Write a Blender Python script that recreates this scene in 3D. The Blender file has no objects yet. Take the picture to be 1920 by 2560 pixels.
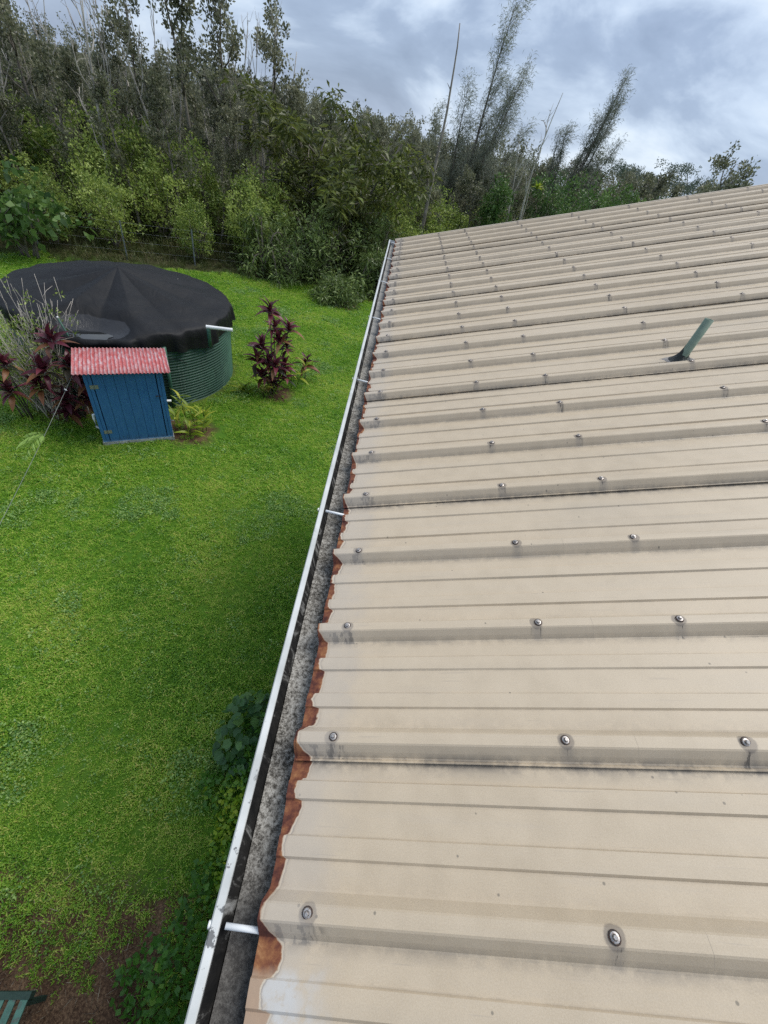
import bpy, math, random
import numpy as np
from mathutils import Matrix, Vector, Euler

# ------------------------------------------------------------------ camera, sky, sun, exposure
SC = bpy.context.scene
COL = SC.collection
H = 6.3                                   # height of the lens above the lawn (m)
cam = bpy.data.objects.new('camera', bpy.data.cameras.new('camera'))
COL.objects.link(cam)
CR = ((0.97862493, 0.18315684, 0.09352439), (0.0569394, -0.67830266, 0.73257314), (0.19761362, -0.71158912, -0.67423274))
cam.matrix_world = Matrix(((CR[0][0], -CR[0][1], -CR[0][2], 0.0), (CR[1][0], -CR[1][1], -CR[1][2], 0.0), (CR[2][0], -CR[2][1], -CR[2][2], H), (0, 0, 0, 1)))
cam.data.sensor_fit = 'VERTICAL'
cam.data.sensor_height = 36.0
cam.data.lens = 36.0 * 1005.06 / 2560.0
cam.data.clip_start = 0.02
cam.data.clip_end = 3000.0
SC.camera = cam

SUN_DIR = Vector((0.42, 0.24, 0.87)).normalized()      # towards the sun
world = bpy.data.worlds.new('World')
SC.world = world
world.use_nodes = True
wn = world.node_tree
wn.nodes.clear()
SKY_OFFSET = (5.3, 1.7, 2.25)
def build_world():
    N, Lk = wn.nodes, wn.links
    out = N.new('ShaderNodeOutputWorld')
    sky = N.new('ShaderNodeTexSky'); sky.sky_type = 'NISHITA'; sky.sun_disc = False
    sky.sun_elevation = math.asin(SUN_DIR.z); sky.sun_rotation = math.atan2(SUN_DIR.x, SUN_DIR.y)
    bg1 = N.new('ShaderNodeBackground'); bg1.inputs['Strength'].default_value = 0.06
    Lk.new(sky.outputs[0], bg1.inputs['Color'])
    tc = N.new('ShaderNodeTexCoord')
    sep = N.new('ShaderNodeSeparateXYZ'); Lk.new(tc.outputs['Generated'], sep.inputs[0])
    def mth(op, a, b=None):
        n = N.new('ShaderNodeMath'); n.operation = op
        for i, v in enumerate((a, b)):
            if v is None: continue
            if isinstance(v, (int, float)): n.inputs[i].default_value = v
            else: Lk.new(v, n.inputs[i])
        return n.outputs[0]
    cmb = N.new('ShaderNodeCombineXYZ'); Lk.new(sep.outputs[0], cmb.inputs[0]); Lk.new(sep.outputs[1], cmb.inputs[1]); Lk.new(mth('MULTIPLY', sep.outputs[2], 2.3), cmb.inputs[2])
    n1 = N.new('ShaderNodeTexNoise'); n1.inputs['Scale'].default_value = 3.0; n1.inputs['Detail'].default_value = 7; n1.inputs['Roughness'].default_value = 0.56
    n1.inputs['Distortion'].default_value = 0.5
    mp = N.new('ShaderNodeMapping'); mp.inputs['Location'].default_value = SKY_OFFSET
    Lk.new(cmb.outputs[0], mp.inputs[0]); Lk.new(mp.outputs[0], n1.inputs['Vector'])
    n2 = N.new('ShaderNodeTexNoise'); n2.inputs['Scale'].default_value = 9.0; n2.inputs['Detail'].default_value = 5
    Lk.new(mp.outputs[0], n2.inputs['Vector'])
    s = mth('ADD', mth('MULTIPLY', n1.outputs[0], 0.82), mth('MULTIPLY', n2.outputs[0], 0.18))
    rp = N.new('ShaderNodeValToRGB'); Lk.new(s, rp.inputs[0])
    e = rp.color_ramp.elements
    e[0].position = 0.36; e[0].color = (0.150, 0.192, 0.272, 1)
    e[1].position = 0.68; e[1].color = (0.46, 0.51, 0.56, 1)
    q = e.new(0.46); q.color = (0.195, 0.245, 0.335, 1)
    q = e.new(0.55); q.color = (0.310, 0.370, 0.460, 1)
    bg2 = N.new('ShaderNodeBackground'); bg2.inputs['Strength'].default_value = 1.0
    Lk.new(rp.outputs[0], bg2.inputs['Color'])
    mx = N.new('ShaderNodeMixShader'); mx.inputs[0].default_value = 0.88
    Lk.new(bg1.outputs[0], mx.inputs[1]); Lk.new(bg2.outputs[0], mx.inputs[2]); Lk.new(mx.outputs[0], out.inputs[0])
build_world()
sun = bpy.data.objects.new('sun', bpy.data.lights.new('sun', 'SUN'))
COL.objects.link(sun)
sun.data.energy = 1.5
sun.data.angle = math.radians(38)
sun.data.color = (1.0, 0.96, 0.90)
sun.rotation_euler = (-SUN_DIR).to_track_quat('-Z', 'Y').to_euler()
sun.location = (0, 0, 60)
SC.view_settings.view_transform = 'Standard'
SC.view_settings.look = 'None'
SC.view_settings.gamma = 1.0
SC.view_settings.exposure = 1.05
SC.view_settings.use_curve_mapping = False
SC.render.engine = 'CYCLES'
SC.cycles.use_denoising = False
SC.cycles.max_bounces = 6
SC.cycles.transparent_max_bounces = 4

# ------------------------------------------------------------------ helpers
def rng_(seed): return np.random.default_rng(seed)

class MB:
    """collects vertices, faces, material indices and point attributes of one mesh"""
    def __init__(s): s.v = []; s.f = []; s.m = []; s.n = 0; s.att = {}
    def add(s, v, f, mi=0, **att):
        v = np.asarray(v, float).reshape(-1, 3)
        for k in set(s.att) | set(att):
            s.att.setdefault(k, [0.0] * s.n)
            a = att.get(k, 0.0)
            s.att[k] = list(s.att[k]) + (list(np.broadcast_to(a, (len(v),))))
        s.v.append(v)
        for q in f: s.f.append([i + s.n for i in q]); s.m.append(mi)
        s.n += len(v)
        return s
    def box(s, lo, hi, mi=0, M=None):
        (a, b, c), (d, e, g) = lo, hi
        v = np.array([(a, b, c), (d, b, c), (d, e, c), (a, e, c), (a, b, g), (d, b, g), (d, e, g), (a, e, g)], float)
        if M is not None: v = np.array([M @ Vector(p) for p in v])
        return s.add(v, [(0, 3, 2, 1), (4, 5, 6, 7), (0, 1, 5, 4), (1, 2, 6, 5), (2, 3, 7, 6), (3, 0, 4, 7)], mi)
    def tube(s, pts, rad, sides=6, mi=0, cap=True):
        pts = np.asarray(pts, float); k = len(pts)
        rad = np.broadcast_to(np.asarray(rad, float), (k,))
        tg = np.gradient(pts, axis=0); tg /= np.linalg.norm(tg, axis=1)[:, None] + 1e-9
        ref = np.array([0, 0, 1.0]) if abs(tg[0][2]) < 0.9 else np.array([1.0, 0, 0])
        vs = []
        for i in range(k):
            a = np.cross(tg[i], ref); a /= np.linalg.norm(a) + 1e-9; b = np.cross(tg[i], a)
            th = np.arange(sides) * 2 * math.pi / sides
            vs.append(pts[i] + rad[i] * (np.cos(th)[:, None] * a + np.sin(th)[:, None] * b))
        f = []
        for i in range(k - 1):
            for j in range(sides):
                j2 = (j + 1) % sides
                f.append((i * sides + j, i * sides + j2, (i + 1) * sides + j2, (i + 1) * sides + j))
        if cap:
            f.append(tuple(range(sides))[::-1]); f.append(tuple((k - 1) * sides + j for j in range(sides)))
        return s.add(np.concatenate(vs), f, mi)
    def grid(s, P, mi=0, closed=False, **att):
        P = np.asarray(P, float); a, b = P.shape[:2]; f = []
        for i in range(a - 1):
            for j in range(b if closed else b - 1):
                j2 = (j + 1) % b
                f.append((i * b + j, i * b + j2, (i + 1) * b + j2, (i + 1) * b + j))
        return s.add(P.reshape(-1, 3), f, mi, **{k: np.asarray(x).ravel() for k, x in att.items()})
    def mesh(s, name, mats, smooth=False):
        me = bpy.data.meshes.new(name)
        V = np.concatenate(s.v) if s.v else np.zeros((0, 3))
        me.from_pydata(V.tolist(), [], s.f)
        for m in (mats if isinstance(mats, (list, tuple)) else [mats]): me.materials.append(m)
        me.polygons.foreach_set('material_index', s.m)
        if smooth: me.polygons.foreach_set('use_smooth', [True] * len(s.f))
        for k, a in s.att.items():
            at = me.attributes.new(k, 'FLOAT', 'POINT'); at.data.foreach_set('value', np.asarray(a, np.float32))
        me.update()
        return me

def quads_mesh(name, V4, mat, tint=None, extra=None):
    """mesh from an (N,4,3) array of leaf quads"""
    n = len(V4); me = bpy.data.meshes.new(name)
    me.vertices.add(n * 4); me.loops.add(n * 4); me.polygons.add(n)
    me.vertices.foreach_set('co', np.ascontiguousarray(V4, np.float32).ravel())
    me.loops.foreach_set('vertex_index', np.arange(n * 4, dtype=np.int32))
    me.polygons.foreach_set('loop_start', np.arange(0, n * 4, 4, dtype=np.int32))
    if tint is not None:
        at = me.attributes.new('tint', 'FLOAT', 'POINT'); at.data.foreach_set('value', np.repeat(np.asarray(tint, np.float32), 4))
    me.materials.append(mat); me.update(calc_edges=True)
    return me

def unit(a): return a / (np.linalg.norm(a, axis=-1, keepdims=True) + 1e-9)
def leaf_quads(P, D, L, W, rg, droop=0.0, flat=0.0):
    """leaves from base points P along D; L, W arrays; flat pulls blades level"""
    n = len(P); D = unit(np.asarray(D, float))
    r = rg.normal(size=(n, 3)); r[:, 2] *= (1 - flat)
    S = unit(np.cross(D, r)); 
    if flat > 0: S[:, 2] *= (1 - flat); S = unit(S)
    L = np.broadcast_to(L, (n,))[:, None]; W = np.broadcast_to(W, (n,))[:, None]
    mid = P + D * L * 0.45; tip = P + D * L; tip = tip.copy(); tip[:, 2] -= droop * L[:, 0]
    return np.stack([P, mid + S * W / 2, tip, mid - S * W / 2], 1)
def clump_leaves(C, R, per, L, W, rg, up=0.3, droop=0.15, flat=0.0):
    C = np.asarray(C, float); n = len(C) * per
    base = np.repeat(C, per, 0); rad = np.repeat(np.broadcast_to(R, (len(C),)), per)
    o = unit(rg.normal(size=(n, 3))); rr = rad * rg.random(n) ** 0.45
    P = base + o * rr[:, None]
    D = o * 0.8 + rg.normal(size=(n, 3)) * 0.6; D[:, 2] += up
    k = rg.uniform(0.7, 1.3, n)
    ct = np.repeat(rg.normal(0, 0.18, len(C)), per)
    return leaf_quads(P, D, L * k, W * k, rg, droop, flat), np.clip(0.5 + ct + rg.normal(0, 0.25, n), 0, 1)

def tag(o, label=None, cat=None, group=None, kind=None):
    if label: o['label'] = label
    if cat: o['category'] = cat
    if group: o['group'] = group
    if kind: o['kind'] = kind
    return o
def thing(name, label, cat, loc=(0, 0, 0), rz=0.0, group=None):
    o = bpy.data.objects.new(name, None); COL.objects.link(o)
    o.location = loc; o.rotation_euler = (0, 0, rz); o.empty_display_size = 0.2
    return tag(o, label, cat, group)
def put(name, me, parent=None, loc=None, rot=None, scale=None):
    o = bpy.data.objects.new(name, me); COL.objects.link(o)
    if parent is not None:
        o.parent = parent
    if loc is not None: o.location = loc
    if rot is not None: o.rotation_euler = rot
    if scale is not None: o.scale = scale if hasattr(scale, '__len__') else (scale,) * 3
    return o
def part_w(name, mb, mats, parent, smooth=False):
    """part whose mesh is given in world coordinates, under an unrotated thing (or part of one)"""
    me = mb.mesh(name, mats, smooth) if isinstance(mb, MB) else mb
    o = put(name, me, parent)
    p = parent; off = Vector((0, 0, 0))
    while p is not None: off += p.location; p = p.parent
    o.location = -off
    return o

# ------------------------------------------------------------------ materials
class G:
    def __init__(s, name, rough=0.6, spec=0.3, metal=0.0):
        s.mat = bpy.data.materials.new(name); s.mat.use_nodes = True
        s.nt = s.mat.node_tree; s.N = s.nt.nodes; s.L = s.nt.links
        s.b = s.N['Principled BSDF']; s.out = s.N['Material Output']
        s.b.inputs['Roughness'].default_value = rough; s.b.inputs['Specular IOR Level'].default_value = spec; s.b.inputs['Metallic'].default_value = metal
        s._obj = None
    def set(s, sock, v):
        if isinstance(v, bpy.types.NodeSocket): s.L.new(v, sock)
        elif isinstance(v, (tuple, list)) and len(v) == 3 and sock.type == 'RGBA': sock.default_value = (*v, 1)
        else: sock.default_value = v
    def math(s, op, a, b=None, c=None, clamp=False):
        n = s.N.new('ShaderNodeMath'); n.operation = op; n.use_clamp = clamp
        for i, v in enumerate((a, b, c)):
            if v is not None: s.set(n.inputs[i], v)
        return n.outputs[0]
    def step(s, x, lo, hi):            # smoothstep lo->hi gives 0->1 (hi may be below lo)
        n = s.N.new('ShaderNodeMapRange'); n.interpolation_type = 'SMOOTHSTEP'
        if isinstance(lo, float) and isinstance(hi, float) and hi < lo:
            s.set(n.inputs[0], x); n.inputs[1].default_value = hi; n.inputs[2].default_value = lo; n.inputs[3].default_value = 1; n.inputs[4].default_value = 0
        else:
            s.set(n.inputs[0], x); s.set(n.inputs[1], lo); s.set(n.inputs[2], hi); n.inputs[3].default_value = 0; n.inputs[4].default_value = 1
        return n.outputs[0]
    def mix(s, f, a, b, mode='MIX'):
        n = s.N.new('ShaderNodeMix'); n.data_type = 'RGBA'; n.blend_type = mode
        s.set(n.inputs['Factor'], f); s.set(n.inputs[6], a); s.set(n.inputs[7], b)
        return n.outputs[2]
    def attr(s, name, out='Fac'):
        n = s.N.new('ShaderNodeAttribute'); n.attribute_name = name; return n.outputs[out]
    def objco(s):
        if s._obj is None: s._obj = s.N.new('ShaderNodeTexCoord').outputs['Object']
        return s._obj
    def worldpos(s): return s.N.new('ShaderNodeNewGeometry').outputs['Position']
    def mapv(s, v, scale=(1, 1, 1), loc=(0, 0, 0)):
        n = s.N.new('ShaderNodeMapping'); s.L.new(v, n.inputs[0]); n.inputs['Scale'].default_value = scale; n.inputs['Location'].default_value = loc; return n.outputs[0]
    def noise(s, scale, detail=4, rough=0.55, v=None, dist=0.0):
        n = s.N.new('ShaderNodeTexNoise'); n.inputs['Scale'].default_value = scale; n.inputs['Detail'].default_value = detail; n.inputs['Roughness'].default_value = rough; n.inputs['Distortion'].default_value = dist
        s.L.new(v if v is not None else s.objco(), n.inputs['Vector']); return n.outputs[0]
    def voro(s, scale, v=None, feat='F1', rnd=1.0):
        n = s.N.new('ShaderNodeTexVoronoi'); n.feature = feat; n.inputs['Scale'].default_value = scale; n.inputs['Randomness'].default_value = rnd
        s.L.new(v if v is not None else s.objco(), n.inputs['Vector']); return n
    def ramp(s, f, stops):
        n = s.N.new('ShaderNodeValToRGB'); s.L.new(f, n.inputs[0]); e = n.color_ramp.elements
        e[0].position, e[0].color = stops[0][0], (*stops[0][1], 1); e[1].position, e[1].color = stops[-1][0], (*stops[-1][1], 1)
        for p, c in stops[1:-1]: q = e.new(p); q.color = (*c, 1)
        return n.outputs[0]
    def sep(s, v):
        n = s.N.new('ShaderNodeSeparateXYZ'); s.L.new(v, n.inputs[0]); return n.outputs
    def bump(s, h, strength=0.3, dist=0.01):
        n = s.N.new('ShaderNodeBump'); n.inputs['Strength'].default_value = strength; n.inputs['Distance'].default_value = dist
        s.L.new(h, n.inputs['Height']); s.L.new(n.outputs[0], s.b.inputs['Normal'])
    def color(s, v): s.set(s.b.inputs['Base Color'], v); return s
    def rough(s, v): s.set(s.b.inputs['Roughness'], v); return s

def plain(name, col, rough=0.6, spec=0.3, metal=0.0, var=0.25, scale=8.0, bump=0.0, dirt=None):
    g = G(name, rough, spec, metal)
    n = g.noise(scale, 5)
    c2 = tuple(x * (1 - var) for x in col); c3 = tuple(min(1, x * (1 + var * 0.6)) for x in col)
    c = g.ramp(n, [(0.3, c2), (0.5, col), (0.7, c3)])
    if dirt: c = g.mix(g.step(g.noise(scale * 2.7, 6), 0.5, 0.68), c, dirt)
    g.color(c)
    if bump: g.bump(g.noise(scale * 4, 6), bump, 0.01)
    return g.mat

def foliage(name, stops, trans=0.35, rough=0.42, spec=0.45, patch=None):
    """leaf material: colour from the per-leaf tint, a little shift per plant, light passing through"""
    g = G(name, rough, spec)
    t = g.attr('tint')
    oi = g.N.new('ShaderNodeObjectInfo').outputs['Random']
    t2 = g.math('ADD', t, g.math('MULTIPLY', g.math('SUBTRACT', oi, 0.5), 0.35))
    if patch:
        t2 = g.math('ADD', t2, g.math('MULTIPLY', g.math('SUBTRACT', g.noise(patch, 3, v=g.worldpos()), 0.5), 1.1))
    c = g.ramp(t2, stops)
    g.color(c)
    tr = g.N.new('ShaderNodeBsdfTranslucent'); g.L.new(c, tr.inputs['Color'])
    mx = g.N.new('ShaderNodeMixShader'); mx.inputs[0].default_value = trans
    g.L.new(g.b.outputs[0], mx.inputs[1]); g.L.new(tr.outputs[0], mx.inputs[2]); g.L.new(mx.outputs[0], g.out.inputs[0])
    return g.mat

M = {}
M['bark'] = plain('bark_grey', (0.16, 0.14, 0.115), 0.9, 0.1, var=0.5, scale=3, bump=0.5)
M['bark_dark'] = plain('bark_dark', (0.20, 0.178, 0.15), 0.9, 0.1, var=0.5, scale=3, bump=0.5)
M['deadwood'] = plain('deadwood', (0.46, 0.42, 0.37), 0.9, 0.1, var=0.5, scale=2.5, bump=0.5)
M['snag'] = plain('snag_wood', (0.25, 0.22, 0.185), 0.9, 0.1, var=0.5, scale=2.5, bump=0.5)
M['weed'] = foliage('lawn_weed', [(0.0, (0.100, 0.228, 0.056)), (0.5, (0.220, 0.394, 0.104)), (1.0, (0.440, 0.595, 0.192))], 0.4)
M['ohia'] = foliage('ohia_leaves', [(0.0, (0.070, 0.082, 0.043)), (0.45, (0.159, 0.168, 0.097)), (1.0, (0.306, 0.306, 0.191))], 0.4)
M['guava'] = foliage('guava_leaves', [(0.0, (0.094, 0.156, 0.030)), (0.5, (0.251, 0.339, 0.070)), (1.0, (0.487, 0.568, 0.149))], 0.45)
M['darkleaf'] = foliage('dark_leaves', [(0.0, (0.049, 0.066, 0.017)), (0.5, (0.117, 0.139, 0.034)), (0.85, (0.195, 0.220, 0.051)), (1.0, (0.195, 0.304, 0.059))], 0.4)
M['weep'] = foliage('weeping_leaves', [(0.0, (0.066, 0.106, 0.029)), (0.5, (0.139, 0.198, 0.055)), (1.0, (0.277, 0.363, 0.112))], 0.35)
M['bright'] = foliage('bright_leaves', [(0.0, (0.037, 0.085, 0.020)), (0.5, (0.085, 0.163, 0.037)), (1.0, (0.175, 0.275, 0.075))], 0.35)
M['casu'] = foliage('ironwood_needles', [(0.0, (0.127, 0.144, 0.103)), (0.5, (0.213, 0.236, 0.172)), (1.0, (0.333, 0.356, 0.270))], 0.45)
M['albizia'] = foliage('albizia_leaves', [(0.0, (0.06, 0.09, 0.06)), (1.0, (0.12, 0.16, 0.11))], 0.3)
M['grass'] = foliage('grass_blades', [(0.0, (0.080, 0.232, 0.027)), (0.35, (0.200, 0.407, 0.038)), (0.65, (0.381, 0.602, 0.065)), (1.0, (0.640, 0.640, 0.171))], 0.5, 0.42, 0.4, patch=0.55)
M['rough_grass'] = foliage('rough_grass', [(0.0, (0.05, 0.075, 0.015)), (0.5, (0.10, 0.12, 0.035)), (1.0, (0.20, 0.17, 0.085))], 0.3, patch=0.5)
M['cover_leaf'] = foliage('ground_cover_leaves', [(0.0, (0.044, 0.138, 0.020)), (0.45, (0.116, 0.286, 0.039)), (0.7, (0.330, 0.495, 0.039)), (1.0, (0.550, 0.600, 0.055))], 0.5)
M['fern'] = foliage('fern_leaves', [(0.0, (0.08, 0.17, 0.03)), (1.0, (0.30, 0.45, 0.10))], 0.4)

# ------------------------------------------------------------------ ground
def ground_mat():
    g = G('ground', 0.95, 0.1)
    P = g.worldpos(); x, y, z = g.sep(P)
    n1 = g.noise(0.6, 5, v=P); n2 = g.noise(9, 6, v=P); n3 = g.noise(2.2, 5, v=P)
    lawn = g.ramp(n1, [(0.3, (0.045, 0.110, 0.012)), (0.55, (0.070, 0.155, 0.016)), (0.75, (0.10, 0.16, 0.03))])
    litter = g.ramp(n2, [(0.3, (0.020, 0.022, 0.010)), (0.55, (0.045, 0.045, 0.020)), (0.75, (0.085, 0.070, 0.040))])
    soil = g.ramp(g.math('ADD', g.math('MULTIPLY', g.noise(46, 5, 0.75, v=P), 0.6), g.math('MULTIPLY', n3, 0.4)), [(0.36, (0.018, 0.011, 0.008)), (0.5, (0.085, 0.050, 0.031)), (0.64, (0.24, 0.155, 0.09))])
    # the mown lawn ends in a wavering line before the fence
    fl = g.math('SUBTRACT', y, g.math('ADD', g.math('MULTIPLY', x, 0.45), 24.6))
    fl = g.math('ADD', fl, g.math('MULTIPLY', g.math('SUBTRACT', n1, 0.5), 4.0))
    c = g.mix(g.step(fl, -1.2, 0.8), lawn, litter)
    # bare soil beside the house and around the plants
    s1 = g.math('SUBTRACT', g.math('ADD', y, g.math('MULTIPLY', g.math('SUBTRACT', n3, 0.5), -0.9)), 0.30)
    m = g.math('MULTIPLY', g.step(s1, 0.12, -0.22), g.step(x, -0.2, -0.9))
    for (cx, cy, r) in BARE:
        dx = g.math('SUBTRACT', x, cx); dy = g.math('SUBTRACT', y, cy)
        d = g.math('SQRT', g.math('ADD', g.math('MULTIPLY', dx, dx), g.math('MULTIPLY', dy, dy)))
        d = g.math('ADD', d, g.math('MULTIPLY', g.math('SUBTRACT', n3, 0.5), 0.8))
        m = g.math('MAXIMUM', m, g.step(d, r, r * 0.5))
    c = g.mix(m, c, soil)
    g.color(c); g.bump(n2, 0.6, 0.03)
    return g.mat
TANK = (-6.763, 11.256); TR = 2.59
BARE = [(TANK[0], TANK[1], TR + 0.75), (-2.8, 11.2, 0.75), (-4.15, 8.4, 0.75), (-6.9, 8.6, 1.1), (-2.1, 20.8, 1.2), (-5.0, 8.4, 0.9), (-0.9, 23.0, 1.4)]
mb = MB(); mb.grid(np.stack(np.meshgrid(np.linspace(-900, 900, 31), np.linspace(-900, 900, 31), [0.0], indexing='ij'), -1)[:, :, 0, :])
ground = put('ground', mb.mesh('ground', ground_mat())); tag(ground, 'green lawn with patches of bare brown soil and leaf litter', 'ground', kind='structure')

# ------------------------------------------------------------------ the house: roof, gutter, vent pipe
PHI = math.radians(18.99); SP, CP = math.sin(PHI), math.cos(PHI)
S_RIB = 0.3048; Y0 = 0.0327; RIB_H = 0.032
XE, ZE = -0.0096, 5.1637                      # eave end of the pan
SLEN = 6.0                                    # slope length
ROW0 = 0.0935                                 # first screw row above the eave end
ROWS = [0.0, 0.542, 0.912] + [0.912 + 0.733 * k for k in range(1, 7)]
def roof_w(s, y, z): return (XE + s * CP - z * SP, y, ZE + s * SP + z * CP)
NEAR, FAR = -8, 23

def roof_mat():
    g = G('roof_paint', 0.42, 0.35)
    u, v, _ = g.sep(g.attr('rc', 'Vector'))
    cmb = g.N.new('ShaderNodeCombineXYZ'); g.L.new(u, cmb.inputs[0]); g.L.new(v, cmb.inputs[1]); P = cmb.outputs[0]
    lim = g.attr('rustlim'); grime = g.attr('grime')
    nA = g.noise(1.1, 4, v=P); nB = g.noise(14, 6, v=P); nC = g.noise(160, 4, v=P); nD = g.noise(45, 6, 0.65, v=P)
    nL = g.noise(6, 5, v=g.mapv(P, (0.35, 5, 1)))
    base = g.ramp(g.math('ADD', g.math('MULTIPLY', nA, 0.5), g.math('MULTIPLY', nB, 0.5)), [(0.30, (0.415, 0.335, 0.232)), (0.5, (0.478, 0.390, 0.276)), (0.72, (0.522, 0.430, 0.312))])
    base = g.mix(g.math('MULTIPLY', g.step(nC, 0.42, 0.72), 0.16), base, (0.42, 0.36, 0.28))
    base = g.mix(g.math('MULTIPLY', g.step(nL, 0.50, 0.75), 0.20), base, (0.40, 0.35, 0.29))
    grain = g.noise(420, 3, 0.7, v=P)
    base = g.mix(g.math('MULTIPLY', g.step(grain, 0.40, 0.70), 0.22), base, (0.66, 0.575, 0.455))
    base = g.mix(g.math('MULTIPLY', g.step(grain, 0.48, 0.30), 0.22), base, (0.33, 0.275, 0.21))
    # every sheet has weathered a little differently
    pr = g.N.new('ShaderNodeObjectInfo').outputs['Random']
    base = g.mix(g.math('MULTIPLY', pr, 0.20), base, (0.57, 0.49, 0.385))
    blot = g.noise(2.3, 5, 0.6, v=g.mapv(P, (0.6, 1.3, 1)), dist=0.6)
    base = g.mix(g.math('MULTIPLY', g.step(blot, 0.52, 0.70), 0.30), base, (0.40, 0.345, 0.27))
    scr = g.noise(40, 3, 0.5, v=g.mapv(P, (0.10, 3.2, 1)))
    base = g.mix(g.math('MULTIPLY', g.step(scr, 0.66, 0.70), 0.35), base, (0.34, 0.29, 0.23))
    # small specks of lichen
    vo = g.voro(26, v=P)
    spk = g.math('MULTIPLY', g.step(vo.outputs['Distance'], 0.09, 0.05), g.step(g.sep(vo.outputs['Color'])[0], 0.70, 0.72))
    base = g.mix(g.math('MULTIPLY', spk, 0.75), base, (0.16, 0.14, 0.11))
    # screw stains: ring under each washer and a run down the rib side
    yc = g.math('SUBTRACT', g.math('FLOORED_MODULO', g.math('ADD', g.math('SUBTRACT', v, Y0), S_RIB / 2), S_RIB), S_RIB / 2)
    sp = g.math('SUBTRACT', u, ROW0)
    d2 = g.math('SUBTRACT', g.math('FLOORED_MODULO', g.math('ADD', g.math('SUBTRACT', sp, 0.912), 0.3665), 0.733), 0.3665)
    d2 = g.math('ADD', d2, g.math('MULTIPLY', g.step(sp, 0.70, 0.60), 9.0))
    a0 = g.math('ABSOLUTE', sp); a1 = g.math('ABSOLUTE', g.math('SUBTRACT', sp, 0.542)); a2 = g.math('ABSOLUTE', d2)
    ds = g.math('MINIMUM', g.math('MINIMUM', a0, a1), a2)
    rr = g.math('SQRT', g.math('ADD', g.math('MULTIPLY', ds, ds), g.math('MULTIPLY', yc, yc)))
    rr = g.math('ADD', rr, g.math('MULTIPLY', g.math('SUBTRACT', nD, 0.5), 0.008))
    base = g.mix(g.math('MULTIPLY', g.step(rr, 0.0195, 0.0155), 0.62), base, (0.15, 0.125, 0.105))
    run = g.math('MULTIPLY', g.step(ds, 0.022, 0.004), g.math('MULTIPLY', g.step(yc, -0.010, -0.016), g.step(yc, -0.044, -0.036)))
    base = g.mix(g.math('MULTIPLY', run, 0.38), base, (0.21, 0.19, 0.17))
    nS = g.noise(30, 5, 0.6, v=g.mapv(P, (2.6, 0.7, 1)))
    base = g.mix(g.math('MULTIPLY', g.math('MULTIPLY', run, g.step(nS, 0.56, 0.60)), 0.8), base, (0.05, 0.045, 0.04))
    # scraped, blackened rib sides close to the eave
    sc = g.math('MULTIPLY', g.math('MULTIPLY', g.step(yc, -0.013, -0.018), g.step(yc, -0.042, -0.038)), g.math('MULTIPLY', g.step(u, 0.14, 0.11), g.step(u, 0.022, 0.035)))
    base = g.mix(g.math('MULTIPLY', g.math('MULTIPLY', sc, g.step(g.noise(22, 5, 0.62, v=g.mapv(P, (1.9, 1.2, 1))), 0.50, 0.55)), 0.72), base, (0.10, 0.088, 0.075))
    # chalky grey bleaching near the eave
    ch = g.math('MULTIPLY', g.step(g.math('ADD', u, g.math('MULTIPLY', g.math('SUBTRACT', nB, 0.5), 0.22)), 0.17, 0.05), 0.5)
    base = g.mix(ch, base, (0.43, 0.385, 0.33))
    # grime along the laps, and shade lines painted at the minor rib bends
    gr = g.math('MULTIPLY', grime, g.step(g.math('ADD', g.math('MULTIPLY', nD, 0.5), g.math('MULTIPLY', g.noise(5, 4, v=P), 0.5)), 0.38, 0.60))
    base = g.mix(g.math('MULTIPLY', gr, 0.72), base, (0.12, 0.11, 0.10))
    # bare zinc patch beside the nearest rib
    zm = g.math('ADD', g.math('ADD', u, g.math('MULTIPLY', g.math('SUBTRACT', nB, 0.5), 0.16)), g.math('MULTIPLY', g.math('ADD', v, 0.2), 0.35))
    zm = g.math('MULTIPLY', g.step(zm, 0.20, 0.12), g.step(g.math('ADD', v, g.math('MULTIPLY', g.math('SUBTRACT', nB, 0.5), 0.05)), -0.028, -0.052))
    base = g.mix(g.math('MULTIPLY', zm, g.step(nD, 0.30, 0.55)), base, (0.50, 0.485, 0.455))
    # rust creeping in from the cut edge, with a pale lifted rim of paint
    L = g.math('ADD', lim, g.math('ADD', g.math('MULTIPLY', g.math('SUBTRACT', g.noise(15, 3, v=P), 0.5), 0.034), g.math('MULTIPLY', g.math('SUBTRACT', g.noise(70, 4, v=P), 0.5), 0.012)))
    L = g.math('MULTIPLY', L, g.math('ADD', 0.62, g.math('MULTIPLY', g.step(v, 1.5, 0.1), 0.42)))
    L = g.math('MULTIPLY', L, g.math('ADD', 0.42, g.math('MULTIPLY', g.step(g.noise(3.4, 3, v=P), 0.36, 0.62), 0.72)))
    e = g.math('SUBTRACT', u, L)
    rim = g.step(g.noise(9, 4, v=P), 0.36, 0.62)
    base = g.mix(g.math('MULTIPLY', g.step(e, 0.016, 0.002), 0.35), base, (0.33, 0.25, 0.17))
    base = g.mix(g.math('MULTIPLY', g.step(e, 0.0095, 0.0065), g.math('MULTIPLY', rim, 0.75)), base, (0.28, 0.25, 0.22))
    base = g.mix(g.math('MULTIPLY', g.step(e, 0.0060, 0.0045), g.math('ADD', 0.25, g.math('MULTIPLY', rim, 0.6))), base, (0.56, 0.48, 0.37))
    base = g.mix(g.math('MULTIPLY', g.step(e, 0.0022, 0.0008), 0.6), base, (0.30, 0.17, 0.09))
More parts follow.
